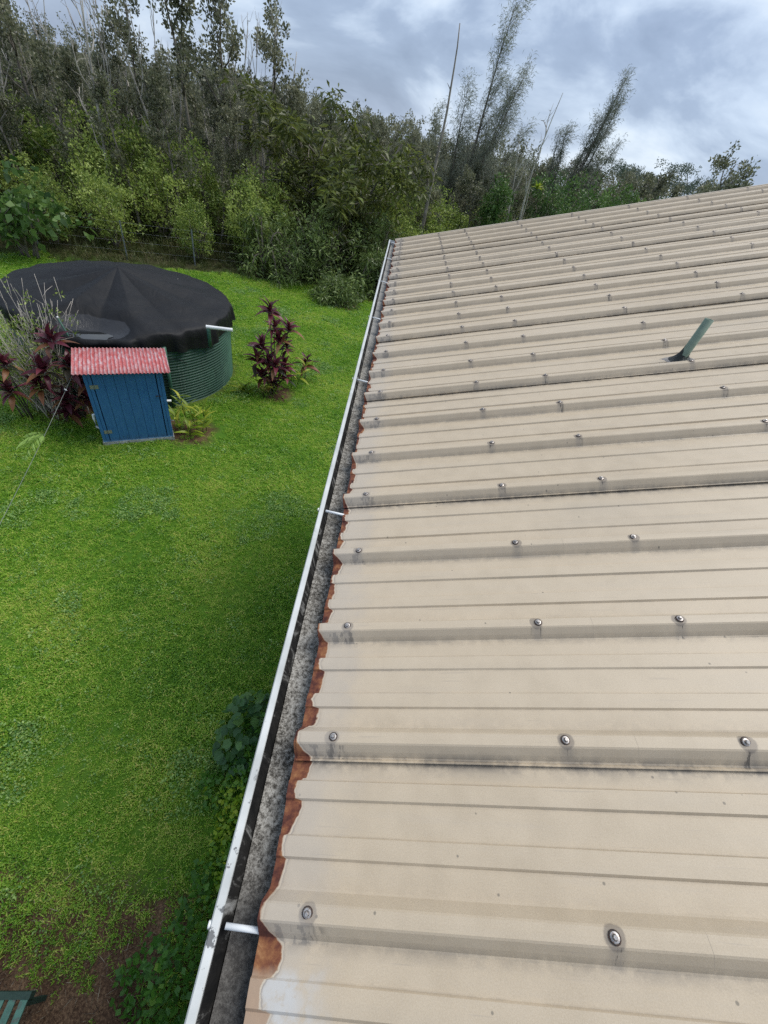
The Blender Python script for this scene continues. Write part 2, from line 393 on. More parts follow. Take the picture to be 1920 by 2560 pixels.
    rust = g.ramp(g.math('ADD', g.math('MULTIPLY', g.noise(24, 6, 0.7, v=P), 0.65), g.math('MULTIPLY', g.noise(6, 3, v=P), 0.35)), [(0.37, (0.030, 0.012, 0.013)), (0.46, (0.095, 0.031, 0.021)), (0.52, (0.165, 0.058, 0.030)), (0.58, (0.25, 0.105, 0.045)), (0.67, (0.38, 0.20, 0.09))])
    rm = g.step(e, 0.0012, -0.0012)
    rm = g.math('MULTIPLY', rm, g.math('SUBTRACT', 1.0, g.math('MULTIPLY', zm, 0.9)))
    c = g.mix(rm, base, rust)
    g.color(c)
    g.rough(g.math('ADD', g.math('ADD', 0.40, g.math('MULTIPLY', rm, 0.45)), g.math('MULTIPLY', nB, 0.12)))
    hgt = g.math('ADD', g.math('MULTIPLY', nD, 0.12), g.math('ADD', g.math('MULTIPLY', nA, 1.4), g.math('MULTIPLY', g.math('MULTIPLY', rm, nD), 0.8)))
    g.bump(hgt, 0.35, 0.008)
    return g.mat
M['roof'] = roof_mat()

house = thing('house', 'house with tan ribbed metal roof, rusted eave edge and white gutter', 'house', (5.2, 2.4, 0))

def rib_profile(dz=0.0):
    """(y, z, rust limit, grime) across one major rib, near side first"""
    b, t, h = 0.0365, 0.0125, RIB_H
    return [(-b - 0.001, 0.0 + dz, 0.046, 0.55), (-b + 0.003, 0.0015 + dz, 0.044, 0.4), (-0.026, h * 0.44 + dz, 0.030, 0.12), (-t - 0.0022, h - 0.0026 + dz, 0.012, 0.0), (-t + 0.0012, h + dz, 0.007, 0.0),
            (0.0, h + 0.0004 + dz, 0.006, 0.0), (t - 0.0012, h + dz, 0.007, 0.0), (t + 0.0022, h - 0.0026 + dz, 0.010, 0.0), (b - 0.003, 0.0015 + dz, 0.022, 0.1), (b + 0.001, 0.0 + dz, 0.026, 0.12)]
def minor(c):
    return [(c - 0.026, 0.0, 0.034, 0.0), (c - 0.0215, 0.0001, 0.034, 0.28), (c - 0.0175, 0.0052, 0.018, 0.06), (c, 0.0056, 0.013, 0.0), (c + 0.0165, 0.0052, 0.018, 0.0), (c + 0.0195, 0.0002, 0.028, 0.34), (c + 0.0225, 0.0, 0.030, 0.0)]  # last value paints the shaded bend lines into the colour
def panel_profile(a, b):
    pr = []
    for n in range(a, b + 1):
        y = Y0 + n * S_RIB
        r = rib_profile(0.0022 if n == a else 0.0)
        if n == a:
            # free lip of the overlapping side, standing a little clear of the sheet below
            pr.append((y - 0.0445, 0.0072, 0.048, 1.0)); pr.append((y - 0.0400, 0.0048, 0.046, 0.75))
        pr += [(y + p, z, l, gq if n != a else min(1.0, gq * 1.9)) for p, z, l, gq in r]
        if n < b:
            for c in (S_RIB / 3, 2 * S_RIB / 3):
                pr += [(y + p, z, l, gq) for p, z, l, gq in minor(c)]
            if n + 1 == b:       # dirt on the pan, darkened to paint the shadow line under the next lip
                pr += [(y + S_RIB - 0.078, 0.0, 0.040, 0.0), (y + S_RIB - 0.060, 0.0, 0.046, 0.35), (y + S_RIB - 0.048, 0.0, 0.050, 1.0), (y + S_RIB - 0.040, 0.0, 0.052, 1.0)]
            else:
                pr += [(y + S_RIB - 0.055, 0.0, 0.044, 0.0)]
    return pr
def make_panel(a, b, seed):
    rg = rng_(seed); pr = panel_profile(a, b)
    st = [0.0, 0.006, 0.015, 0.03, 0.05, 0.08, 0.12, 0.2, 0.35] + list(np.linspace(0.6, SLEN, 24))
    P = np.zeros((len(st), len(pr), 3)); RC = np.zeros((len(st), len(pr), 3)); LIM = np.zeros((len(st), len(pr))); GR = np.zeros_like(LIM)
    ph = rg.uniform(0, 6.28, 4); e0 = rg.normal(0, 0.0025)
    for i, s in enumerate(st):
        for j, (y, z, l, gq) in enumerate(pr):
            flat = 1.0 if z < 0.001 else 0.0
            wob = 0.0011 * flat * (math.sin(2.1 * s + ph[0] + 9 * y) + 0.6 * math.sin(5.3 * s + ph[3] - 14 * y)) * min(1, s * 3)
            lip = 0.0022 * (0.5 + 0.5 * math.sin(3.3 * s + ph[1])) * (1 if j < 2 else 0)
            ss = s + (e0 + 0.0018 * math.sin(23 * y + ph[2]) if i == 0 else 0)
            P[i, j] = roof_w(ss, y, z + wob + lip); RC[i, j] = (s, y, 0); LIM[i, j] = l; GR[i, j] = gq
    m = MB(); m.grid(P, rustlim=LIM, grime=GR)
    me = m.mesh('roof_panel', M['roof'])
    at = me.attributes.new('rc', 'FLOAT_VECTOR', 'POINT'); at.data.foreach_set('vector', RC.astype(np.float32).ravel())
    o = part_w('roof_panel', me, None, house)
    sol = o.modifiers.new('sheet', 'SOLIDIFY'); sol.thickness = 0.0009; sol.offset = 1.0
    return o
starts = [-8, -5, -2, 1, 4, 7, 10, 13, 16, 19, 20, 23]
panels = []
for i in range(len(starts) - 1):
    panels.append((starts[i], starts[i + 1], make_panel(starts[i], starts[i + 1], 100 + i)))

M['screw_metal'] = plain('screw_zinc', (0.44, 0.42, 0.40), 0.42, 0.5, 0.6, var=0.3, scale=120, dirt=(0.25, 0.16, 0.11))
M['screw_rubber'] = plain('screw_washer', (0.045, 0.035, 0.032), 0.7, 0.2, var=0.4, scale=90, dirt=(0.13, 0.06, 0.04))
def screw_mesh():
    m = MB()
    def ring(rs, zs, k, mi):
        th = np.arange(k) * 2 * math.pi / k
        P = np.array([[(r * math.cos(t), r * math.sin(t), z) for t in th] for r, z in zip(rs, zs)])
        m.grid(P, mi, closed=True)
    ring([0.0105, 0.0102, 0.0088], [0.0, 0.0012, 0.0018], 14, 1)
    ring([0.0078, 0.0076, 0.0046], [0.0016, 0.0030, 0.0038], 14, 0)
    ring([0.0040, 0.0040, 0.0031, 0.0004], [0.0038, 0.0078, 0.0088, 0.0088], 6, 0)
    return m.mesh('screw', [M['screw_metal'], M['screw_rubber']])
SCREW = screw_mesh()
rgs = rng_(5)
for a, b, po in panels:
    for n in range(a + (0 if a == NEAR else 0), b):
        if n < -2: continue
        for r in ROWS:
            s = ROW0 + r + rgs.normal(0, 0.002)
            if s > SLEN: continue
            w = Vector(roof_w(s, Y0 + n * S_RIB + rgs.normal(0, 0.0012), RIB_H + (0.0028 if n == a else 0.0012)))
            o = put('screw', SCREW, po, rot=(rgs.normal(0, 0.06), -PHI + rgs.normal(0, 0.06), rgs.uniform(0, 1)))
            o.location = w
# the last rib carries the far edge's screws
for r in ROWS:
    o = put('screw', SCREW, panels[-1][2], rot=(0, -PHI, 0)); o.location = Vector(roof_w(ROW0 + r, Y0 + FAR * S_RIB, RIB_H + 0.0013))

M['trim'] = plain('trim_tan', (0.50, 0.43, 0.335), 0.5, 0.3, var=0.12, scale=3)
m = MB()
P = []
for s in (0.0, SLEN):
    yf = Y0 + FAR * S_RIB + 0.028
    P.append([roof_w(s, yf, 0.004), roof_w(s, yf + 0.004, 0.036), roof_w(s, yf + 0.03, 0.038), roof_w(s, yf + 0.034, -0.12)])
m.grid(np.array(P)); part_w('rake_trim', m, M['trim'], house)
XR = XE + SLEN * CP; ZR = ZE + SLEN * SP
m = MB(); yy = [-2.45, Y0 + FAR * S_RIB + 0.06]
m.grid(np.array([[(XR - 0.16, y, ZR - 0.02), (XR, y, ZR + 0.05), (XR + 0.16, y, ZR - 0.02)] for y in yy])); part_w('ridge_cap', m, M['trim'], house)
m = MB()
P = []
for j, s in enumerate((0.0, SLEN)):
    row = []
    for n in range(NEAR, FAR + 1):
        y = Y0 + n * S_RIB
        for p, z, _, _ in rib_profile(): row.append((2 * XR - (XE + s * CP - z * SP), y + p, ZE + s * SP + z * CP))
    P.append(row)
m.grid(np.array(P)); part_w('far_slope', m, M['trim'], house)

M['white_paint'] = plain('white_paint', (0.76, 0.77, 0.76), 0.5, 0.35, var=0.1, scale=6)
M['wall'] = plain('wall_paint', (0.50, 0.46, 0.38), 0.8, 0.2, var=0.1, scale=2)
m = MB(); m.box((0.55, -2.2, 0), (10.85, 6.85, 5.12)); part_w('wall', m, M['wall'], house)
m = MB(); m.box((0.034, -2.42, 4.99), (0.06, 7.08, 5.150)); part_w('fascia', m, M['white_paint'], house)
m = MB(); m.box((0.061, -2.40, 4.985), (0.549, 7.06, 5.005)); part_w('soffit', m, M['white_paint'], house)
m = MB()
P = [(0.062, 5.02), (XR, ZR - 0.06), (2 * XR - 0.062, 5.02)]
v = [(x, y, z) for y in (6.852, 6.90) for x, z in P]
m.add(v, [(0, 1, 2), (5, 4, 3), (0, 3, 4, 1), (1, 4, 5, 2), (2, 5, 3, 0)]); part_w('gable', m, M['wall'], house)

# gutter
def gutter_mats():
    g = G('gutter_white', 0.38, 0.4)
    P = g.objco(); x, y, z = g.sep(P)
    c = g.ramp(g.noise(9, 5), [(0.30, (0.40, 0.415, 0.40)), (0.50, (0.50, 0.515, 0.50)), (0.70, (0.58, 0.59, 0.575))])
    sp = g.step(g.noise(38, 5, 0.65), 0.60, 0.70)
    c = g.mix(g.math('MULTIPLY', sp, 0.55), c, (0.30, 0.31, 0.30))
    near = g.step(y, 0.42, 0.10)                      # paint peels and mildews towards the near end
    mil = g.step(g.math('ADD', g.noise(26, 6, 0.65), g.math('MULTIPLY', near, 0.06)), 0.64, 0.67)
    c = g.mix(g.math('MULTIPLY', mil, g.math('MULTIPLY', near, 0.85)), c, (0.07, 0.07, 0.072))
    g.color(c); a = g.mat
    g = G('gutter_mildew', 0.75, 0.2)
    n = g.math('ADD', g.math('MULTIPLY', g.noise(16, 6, 0.7, v=g.mapv(g.objco(), (1, 1, 0.35)), dist=1.2), 0.8), g.math('MULTIPLY', g.noise(2.5, 2), 0.2))
    g.color(g.ramp(n, [(0.40, (0.006, 0.006, 0.006)), (0.53, (0.018, 0.017, 0.016)), (0.58, (0.12, 0.118, 0.11)), (0.70, (0.36, 0.36, 0.35))])); b = g.mat
    g = G('gutter_sediment', 0.9, 0.15)
    n = g.math('ADD', g.math('MULTIPLY', g.noise(95, 4, 0.9), 0.80), g.math('MULTIPLY', g.noise(5, 4), 0.20))
    x, y, z = g.sep(g.objco())
    c = g.ramp(n, [(0.40, (0.040, 0.037, 0.031)), (0.47, (0.12, 0.112, 0.098)), (0.53, (0.26, 0.247, 0.22)), (0.64, (0.46, 0.445, 0.405))])
    wet = g.step(g.math('ADD', y, g.math('MULTIPLY', g.noise(6, 4), 0.4)), 0.42, 0.16)
    c = g.mix(g.math('MULTIPLY', wet, 0.75), c, (0.055, 0.052, 0.050))
    pale = g.step(y, 2.6, 3.6)
    c = g.mix(g.math('MULTIPLY', pale, 0.45), c, (0.36, 0.37, 0.37))
    g.color(c); g.bump(n, 0.7, 0.004); return a, b, g.mat
M['gut_w'], M['gut_i'], M['gut_s'] = gutter_mats()
YA, YB = -2.45, 7.12
ZL = 5.172
ys = np.concatenate([np.linspace(YA, 0.5, 12), np.linspace(0.6, YB, 20)])
rgg = rng_(8)
def sweep(m, prof, mi, jig=0.0):
    w = np.cumsum(rgg.normal(0, 0.25, len(ys))); w -= np.linspace(w[0], w[-1], len(ys))
    m.grid(np.array([[(x + jig * 0.0012 * w[i], y, z + jig * 0.0006 * w[i]) for x, z in prof] for i, y in enumerate(ys)]), mi)
m = MB()
# outside ogee face and bottom, lip, then the inside faces
sweep(m, [(0.030, ZL - 0.135), (-0.055, ZL - 0.135), (-0.060, ZL - 0.125), (-0.066, ZL - 0.085), (-0.095, ZL - 0.045), (-0.105, ZL - 0.02), (-0.1062, ZL - 0.003), (-0.1035, ZL), (-0.0905, ZL), (-0.0880, ZL - 0.002), (-0.0875, ZL - 0.012)], 0, 2.2)
sweep(m, [(-0.0888, ZL - 0.0035), (-0.0900, ZL - 0.012), (-0.0825, ZL - 0.03), (-0.0725, ZL - 0.058), (-0.0705, ZL - 0.072)], 1)
sweep(m, [(0.0325, ZL - 0.13), (0.0325, ZL - 0.02)], 1)
gutter = part_w('gutter', m, [M['gut_w'], M['gut_i']], house)
m = MB()
xs = np.linspace(-0.0700, 0.031, 8); yd = np.arange(YA, YB, 0.03); rq = rng_(4)
Z = ZL - 0.064 + rq.normal(0, 0.0012, (len(yd), len(xs))) + 0.004 * ((xs + 0.02) / 0.05)[None, :] ** 2
m.grid(np.array([[(xs[j], yd[i], Z[i, j]) for j in range(len(xs))] for i in range(len(yd))])); part_w('sediment', m, M['gut_s'], gutter, True)
for y in (-1.17, 0.009, 1.178, 2.391, 3.593, 4.775, 5.906, 6.985):
    m = MB(); m.tube([(-0.0795, y, ZL - 0.009), (0.033, y - 0.004, ZL - 0.012)], 0.0052, 10)
    m.tube([(-0.1115, y, ZL - 0.009), (-0.1072, y, ZL - 0.009)], 0.0065, 8)
    part_w('gutter_spike', m, M['white_paint'], gutter, True)
m = MB(); m.add([(-0.104, YB + .001, ZL - .001), (-0.104, YB + .001, ZL - .03), (-0.064, YB + .001, ZL - .09), (-0.058, YB + .001, ZL - .134), (0.032, YB + .001, ZL - .134), (0.032, YB + .001, ZL - .001)], [(0, 1, 2, 3, 4, 5)])
part_w('end_cap', m, M['white_paint'], gutter)

# vent pipe through the roof
def vent():
    g = G('vent_green', 0.5, 0.3)
    c = g.ramp(g.noise(30, 4), [(0.35, (0.150, 0.210, 0.160)), (0.65, (0.200, 0.265, 0.205))])
    g.color(c); pm = g.mat
    tar = plain('vent_tar', (0.020, 0.026, 0.024), 0.45, 0.4, var=0.5, scale=40, bump=0.8)
    lead = plain('vent_lead', (0.20, 0.185, 0.17), 0.6, 0.3, var=0.3, scale=30)
    bx, by = 1.636, 2.262; bz = ZE + (bx - XE) * math.tan(PHI)
    R0 = 0.0215; top = bz + 0.215
    m = MB(); k = 20; th = np.arange(k) * 2 * math.pi / k
    prof = [(R0, bz - 0.02), (R0, top), (R0 - 0.003, top), (R0 - 0.003, top - 0.12)]
    m.grid(np.array([[(bx + r * math.cos(t), by + r * math.sin(t), z) for t in th] for r, z in prof]), 0, closed=True)
    p = part_w('vent_pipe', m, pm, house, True)
    rg = rng_(3); m = MB(); rows = []
    for i, q in enumerate(np.linspace(0, 1, 6)):
        row = []
        for j, t in enumerate(th):
            r = R0 + 0.0015 + 0.034 * (1 - q) ** 2.6 * (1 + 0.35 * math.cos(t - 3.6)) + rg.normal(0, 0.0006)
            x, y = bx + r * math.cos(t), by + r * math.sin(t)
            hh = 0.052 + 0.030 * math.sin(t - 0.2) + rg.normal(0, 0.004)
            z = ZE + (x - XE) * math.tan(PHI) + 0.003 + q ** 1.25 * hh
            row.append((x, y, z))
        rows.append(row)
    m.grid(np.array(rows), 0, closed=True); part_w('tar_boot', m, tar, p, True)
    m = MB(); c = [ (bx + (0.062 + 0.05 * max(0, math.cos(t - 2.7)) ** 3) * math.cos(t), by + 0.050 * math.sin(t)) for t in th]
    m.add([(x, y, ZE + (x - XE) * math.tan(PHI) + 0.0052) for x, y in c] + [(bx, by, ZE + (bx - XE) * math.tan(PHI) + 0.008)], [(j, (j + 1) % k, k) for j in range(k)])
    part_w('flashing', m, lead, p, True)
vent()

# ------------------------------------------------------------------ water tank with black cover
def tank():
    cx, cy = TANK
    t = thing('water_tank', 'round dark green corrugated steel water tank under a sagging black cloth cover', 'water tank', (cx, cy, 0))
    g = G('tank_green', 0.5, 0.35)
    x, y, z = g.sep(g.objco())
    c = g.ramp(g.noise(1.3, 5), [(0.3, (0.022, 0.064, 0.042)), (0.6, (0.036, 0.096, 0.063)), (0.8, (0.058, 0.125, 0.085))])
    c = g.mix(g.math('MULTIPLY', g.step(g.noise(7, 6, v=g.mapv(g.objco(), (1, 1, 0.25))), 0.52, 0.75), 0.45), c, (0.015, 0.035, 0.024))
    g.color(c); tm = g.mat
    m = MB(); k = 150; th = np.arange(k) * 2 * math.pi / k
    zs = []; rs = []
    pitch = 0.072; HT = 1.66; nz = int(HT / pitch * 6)
    for i in range(nz + 1):
        z = HT * i / nz; zs.append(z); rs.append(TR - 0.017 + 0.017 * math.cos(2 * math.pi * z / pitch))
    P = np.array([[(r * math.cos(a), r * math.sin(a), z) for a in th] for r, z in zip(rs, zs)])
    m.grid(P, closed=True)
    put('wall', m.mesh('tank_wall', tm, True), t)
    # sheet seams bolted up the wall
    for a in np.radians([-66, -38, -8, 20, 200, 235, 262, 290, 320]):
        m = MB(); u = np.array([math.cos(a), math.sin(a)]); w = np.array([-u[1], u[0]])
        pts = [(u[0] * (r + 0.003), u[1] * (r + 0.003), z) for r, z in zip(rs[::2], zs[::2])]
        L = [(p[0] - w[0] * 0.008, p[1] - w[1] * 0.008, p[2]) for p in pts]; R = [(p[0] + w[0] * 0.008, p[1] + w[1] * 0.008, p[2]) for p in pts]
        m.grid(np.array([L, R])); put('seam', m.mesh('tank_seam', tm), t)
    # cover
    g = G('cover_cloth', 0.6, 0.26)
    weave = g.noise(220, 2); n = g.noise(2.2, 5)
    c = g.ramp(n, [(0.3, (0.0060, 0.0062, 0.0070)), (0.6, (0.0092, 0.0094, 0.0105)), (0.8, (0.0135, 0.0135, 0.015))])
    x, y, z = g.sep(g.objco())
    wx, wy = -6.32 - cx, 8.98 - cy
    a = math.atan2(wy, wx); ca, sa = math.cos(a), math.sin(a)
    rad = g.math('ADD', g.math('MULTIPLY', x, ca), g.math('MULTIPLY', y, sa)); tan = g.math('ADD', g.math('MULTIPLY', x, -sa), g.math('MULTIPLY', y, ca))
    qx = g.math('DIVIDE', g.math('SUBTRACT', rad, math.hypot(wx, wy) - 0.10), 0.40); qy = g.math('DIVIDE', tan, 0.74)
    d = g.math('SQRT', g.math('ADD', g.math('MULTIPLY', qx, qx), g.math('MULTIPLY', qy, qy)))
    d = g.math('ADD', d, g.math('MULTIPLY', g.math('SUBTRACT', g.noise(2.6, 3), 0.5), 0.5))
    wet = g.step(d, 1.02, 0.95)
    c = g.mix(g.math('MULTIPLY', wet, 0.7), c, (0.045, 0.046, 0.050))  # wet cloth, its sky sheen put into the colour as a paler tone
    vo = g.voro(2.3); bits = g.math('MULTIPLY', g.step(vo.outputs['Distance'], 0.035, 0.022), g.step(g.sep(vo.outputs['Color'])[1], 0.72, 0.74))
    c = g.mix(bits, c, (0.55, 0.53, 0.48))
    g.color(c); g.rough(g.math('SUBTRACT', 0.60, g.math('MULTIPLY', wet, 0.32)))
    wr = g.noise(3.2, 4, 0.5, dist=1.6)
    g.bump(g.math('ADD', g.math('MULTIPLY', wr, 1.2), g.math('MULTIPLY', weave, 0.08)), 0.35, 0.05)
    cm = g.mat
    rg = rng_(21)
    KA = 288; th = np.arange(KA) * 2 * math.pi / KA
    RIM = TR + 0.02; ZR_, ZA = 1.955, 2.545
    nrib = 9; rib0 = math.radians(-57)                              # rafters under the cloth
    fold_f = [(17, 1.0, 0.4), (29, 0.7, 2.1), (43, 0.55, 4.4), (71, 0.4, 1.0), (9, 0.8, 5.0)]
    hemn = sum(am * np.sin(f * th + p) for f, am, p in [(5, 0.05, 1.0), (11, 0.035, 2.2), (23, 0.022, 0.3)])
    def fold(i): return sum(am * math.sin(f * th[i] + p) for f, am, p in fold_f)
    rows = []
    nr = 34
    ap = math.atan2(wy, wx)
    for q in np.concatenate([np.linspace(0, 1, nr), [1.10, 1.25, 1.45, 1.65, 1.85, 2.0]]):
        row = []
        for i in range(KA):
            tt = th[i]; ph = ((tt - rib0) / (2 * math.pi) * nrib) % 1.0; d = abs(ph - 0.5) * 2      # 1 on a rafter, 0 between
            sagp = 1 - d ** 0.85
            if q <= 1:
                r = RIM * q
                zc = ZA + (ZR_ - ZA) * q ** 0.93
                z = zc - 0.105 * sagp * math.sin(math.pi * min(1, q * 0.93)) ** 1.2
                z -= 0.034 * max(0, q - 0.80) / 0.20 * (0.5 + 0.5 * fold(i) / 2)
                # rain has pulled the cloth into a bag above the shed
                px, py = r * math.cos(tt), r * math.sin(tt)
                rr = px * ca + py * sa - (math.hypot(wx, wy) - 0.05); tn = -px * sa + py * ca
                bag = math.exp(-((rr / 0.46) ** 2 + (tn / 0.80) ** 2) ** 1.3)
                z -= 0.27 * bag
                z += 0.014 * math.sin(5 * px + 3 * py) * math.sin(4 * py - 2 * px) * q + 0.007 * math.sin(11 * px - 6 * py + 2 * math.sin(3 * py)) * q
                lip = max(0, (q - 0.93) / 0.07)
                z -= 0.02 * lip * lip
            else:
                k_ = q - 1.0
                amp = 0.030 + 0.085 * k_
                r = RIM + 0.035 * math.sin(min(1, k_ * 3) * math.pi / 2) + amp * 0.45 * max(-0.7, fold(i))
                hem = 1.47 + 0.8 * hemn[i]
                z = ZR_ - 0.04 - (ZR_ - 0.04 - hem) * k_
                da = (tt - ap + math.pi) % (2 * math.pi) - math.pi
                bulge = math.exp(-(da / 0.34) ** 2)
                r += 0.12 * bulge * math.sin(min(1, k_ * 1.2) * math.pi); z -= 0.09 * bulge * (1 - k_)
            row.append((r * math.cos(tt), r * math.sin(tt), z))
        rows.append(row)
    m = MB(); m.grid(np.array(rows), closed=True)
    cov = put('cover', m.mesh('tank_cover', cm, True), t)
    sb = cov.modifiers.new('soft', 'SUBSURF'); sb.levels = sb.render_levels = 1
    # pooled rain
    g = G('pool_water', 0.03, 0.5); g.color((0.012, 0.013, 0.014)); g.bump(g.noise(9, 3), 0.02, 0.01)
    m = MB(); c0 = np.array([wx + 0.12 * ca, wy + 0.12 * sa]) ; kk = 36; pts = []
    for i in range(kk):
        b = 2 * math.pi * i / kk; e = 1 + 0.10 * math.sin(3 * b + 1) + 0.07 * math.sin(7 * b)
        u_, v_ = 0.24 * e * math.cos(b), 0.42 * e * math.sin(b)
        pts.append((c0[0] + u_ * ca - v_ * sa, c0[1] + u_ * sa + v_ * ca, 1.765))
    m.add(pts, [tuple(range(kk))]); put('rain_pool', m.mesh('rain_pool', g.mat), cov)
    # pipes fixed to the tank
    pg = plain('pipe_green', (0.045, 0.12, 0.085), 0.5, 0.35, var=0.25, scale=6)
    m = MB(); m.tube([(-6.50 - cx, 8.64 - cy, 1.30), (-6.69 - cx, 8.60 - cy, 2.13)], 0.016, 8); ps = put('overflow_stake', m.mesh('stake', pg, True), t)
    m = MB(); m.tube([(-6.69 - cx, 8.60 - cy, 2.13), (-6.70 - cx, 8.60 - cy, 2.165)], 0.018, 8); put('cap', m.mesh('stake_cap', M['white_paint'], True), ps)
    m = MB(); m.tube([(-4.17 - cx, 10.16 - cy, 1.50), (-4.17 - cx, 10.16 - cy, 1.88), (-4.18 - cx, 10.17 - cy, 1.955)], [0.045, 0.045, 0.048], 10); pr_ = put('inlet_riser', m.mesh('riser', pg, True), t)
    m = MB(); m.tube([(-4.22 - cx, 10.15 - cy, 1.985), (-3.62 - cx, 10.30 - cy, 1.985)], 0.042, 12, cap=False); m.tube([(-4.22 - cx, 10.15 - cy, 1.985), (-3.64 - cx, 10.295 - cy, 1.985)], 0.037, 12)
    put('inlet_pipe', m.mesh('inlet_pipe', M['white_paint'], True), pr_)
    a3 = math.atan2(9.35 - cy, -4.95 - cx); e3 = ((TR + 0.06) * math.cos(a3), (TR + 0.06) * math.sin(a3))
    m = MB(); m.tube([(e3[0], e3[1], 0.05), (e3[0], e3[1], 1.62)], 0.05, 10); put('down_pipe', m.mesh('down_pipe', pg, True), t)
    m = MB(); m.tube([(-4.80 - cx, 9.00 - cy, 0.42), (-5.15 - cx, 8.80 - cy, 0.42)], 0.03, 10); put('outlet_pipe', m.mesh('outlet', M['white_paint'], True), t)
    m = MB(); 
    pts = [((TR + 0.012) * math.cos(q), (TR + 0.012) * math.sin(q), z) for q, z in zip(np.radians([-52, -48, -44, -40, -37, -35]), [1.40, 1.36, 1.31, 1.26, 1.19, 1.08])]
    m.tube(pts, 0.006, 5); put('wire', m.mesh('tank_wire', plain('black_wire', (0.02, 0.02, 0.02))), t)
tank()

# ------------------------------------------------------------------ blue pump shed
def shed():
    loc = (-4.9895, 7.672, 0.0); rz = math.atan2(0.49556, 0.86857)
    t = thing('pump_shed', 'small blue board pump shed with faded red corrugated roof beside the tank', 'shed', loc, rz)
    g = G('shed_blue', 0.6, 0.3)
    bn = g.noise(7, 6, 0.65, v=g.mapv(g.objco(), (3.0, 3.0, 0.5)))
    bc = g.ramp(bn, [(0.3, (0.024, 0.115, 0.270)), (0.5, (0.034, 0.145, 0.330)), (0.72, (0.055, 0.180, 0.370))])
    bc = g.mix(g.math('MULTIPLY', g.N.new('ShaderNodeObjectInfo').outputs['Random'], 0.35), bc, (0.045, 0.150, 0.300))
    zz = g.sep(g.objco())[2]
    bc = g.mix(g.math('MULTIPLY', g.step(g.math('ADD', zz, g.math('MULTIPLY', bn, 0.35)), 0.42, 0.20), 0.45), bc, (0.070, 0.095, 0.085))
    g.color(bc); blue = g.mat
    dark = plain('shed_gap', (0.006, 0.010, 0.022), 0.9, 0.1)
    W2 = 0.702; D = 0.82; HF = 1.70
    m = MB()
    def wallbox(x0, y0, x1, y1, h): m.box((x0, y0, 0.085), (x1, y1, h))
    wallbox(-W2, 0.03, -W2 + 0.03, D, HF); wallbox(W2 - 0.03, 0.03, W2, D, HF); wallbox(-W2 + 0.031, D - 0.03, W2 - 0.031, D, HF)
    put('wall', m.mesh('shed_wall', blue), t)
    m = MB(); m.box((-W2 + 0.031, 0.034, 0.09), (W2 - 0.031, 0.045, HF - 0.02)); put('backing', m.mesh('shed_backing', dark), t)
    # corner boards and sill
    for (x0, x1) in ((-W2 - 0.004, -W2 + 0.058), (-W2 + 0.064, -W2 + 0.122), (W2 - 0.058, W2 + 0.004), (W2 - 0.118, W2 - 0.064)):
        m = MB(); m.box((x0, 0.0, 0.09), (x1, 0.030, HF)); put('trim_board', m.mesh('trim_board', blue), t)
    conc = plain('shed_concrete', (0.42, 0.43, 0.42), 0.9, 0.15, var=0.3, scale=9, dirt=(0.16, 0.17, 0.10))
    m = MB(); m.box((-W2 - 0.02, -0.02, 0.0), (W2 + 0.02, D + 0.02, 0.085)); put('slab', m.mesh('shed_slab', conc), t)
    m = MB(); m.box((-W2 + 0.0, -0.012, 0.086), (W2, -0.001, 0.108)); put('sill', m.mesh('shed_sill', plain('sill_paint', (0.10, 0.22, 0.36), 0.6)), t)
    door = bpy.data.objects.new('door', None); COL.objects.link(door); door.parent = t
    xs = np.linspace(-W2 + 0.137, W2 - 0.136, 7)
    for i in range(6):
        m = MB(); m.box((xs[i] + 0.0028, 0.002 + 0.0015 * (i % 2), 0.112), (xs[i + 1] - 0.0028, 0.026, HF - 0.012)); put('plank', m.mesh('plank', blue), door)
    steel = plain('hinge_steel', (0.36, 0.36, 0.34), 0.5, 0.4, 0.6, var=0.3, scale=30, dirt=(0.20, 0.14, 0.10))
    for z in (1.42, 0.34):
        m = MB(); m.box((-W2 + 0.062, -0.006, z - 0.042), (-W2 + 0.118, -0.0015, z + 0.042)); m.box((-W2 + 0.142, -0.004, z - 0.042), (-W2 + 0.208, 0.0005, z + 0.042)); m.tube([(-W2 + 0.130, -0.005, z - 0.045), (-W2 + 0.130, -0.005, z + 0.045)], 0.008, 8)
        put('hinge', m.mesh('hinge', steel), door)
    m = MB(); m.tube([(W2 - 0.20, -0.012, 1.16), (W2 - 0.09, -0.012, 1.16)], 0.007, 6); m.box((W2 - 0.19, -0.010, 1.145), (W2 - 0.165, 0.0015, 1.175)); put('latch', m.mesh('latch', plain('latch_dark', (0.05, 0.05, 0.055), 0.5, 0.4, 0.5)), door)
    # corrugated roof
    g = G('red_iron', 0.55, 0.3)
    n = g.math('ADD', g.math('MULTIPLY', g.noise(6, 6, 0.65, v=g.mapv(g.objco(), (3.4, 0.9, 1))), 0.7), g.math('MULTIPLY', g.noise(30, 4), 0.3))
    cr = g.attr('crest')
    n = g.math('ADD', n, g.math('MULTIPLY', g.math('SUBTRACT', cr, 0.5), 0.11))  # fading, with corrugation highlights painted in as pale streaks and crests
    g.color(g.ramp(n, [(0.36, (0.36, 0.060, 0.058)), (0.47, (0.43, 0.115, 0.115)), (0.55, (0.44, 0.21, 0.215)), (0.63, (0.47, 0.36, 0.37)), (0.74, (0.54, 0.50, 0.51))]))
    m = MB(); pitch = 0.0685; nx = 202; x0, x1 = -0.855, 0.865
    rows = []; crest = []
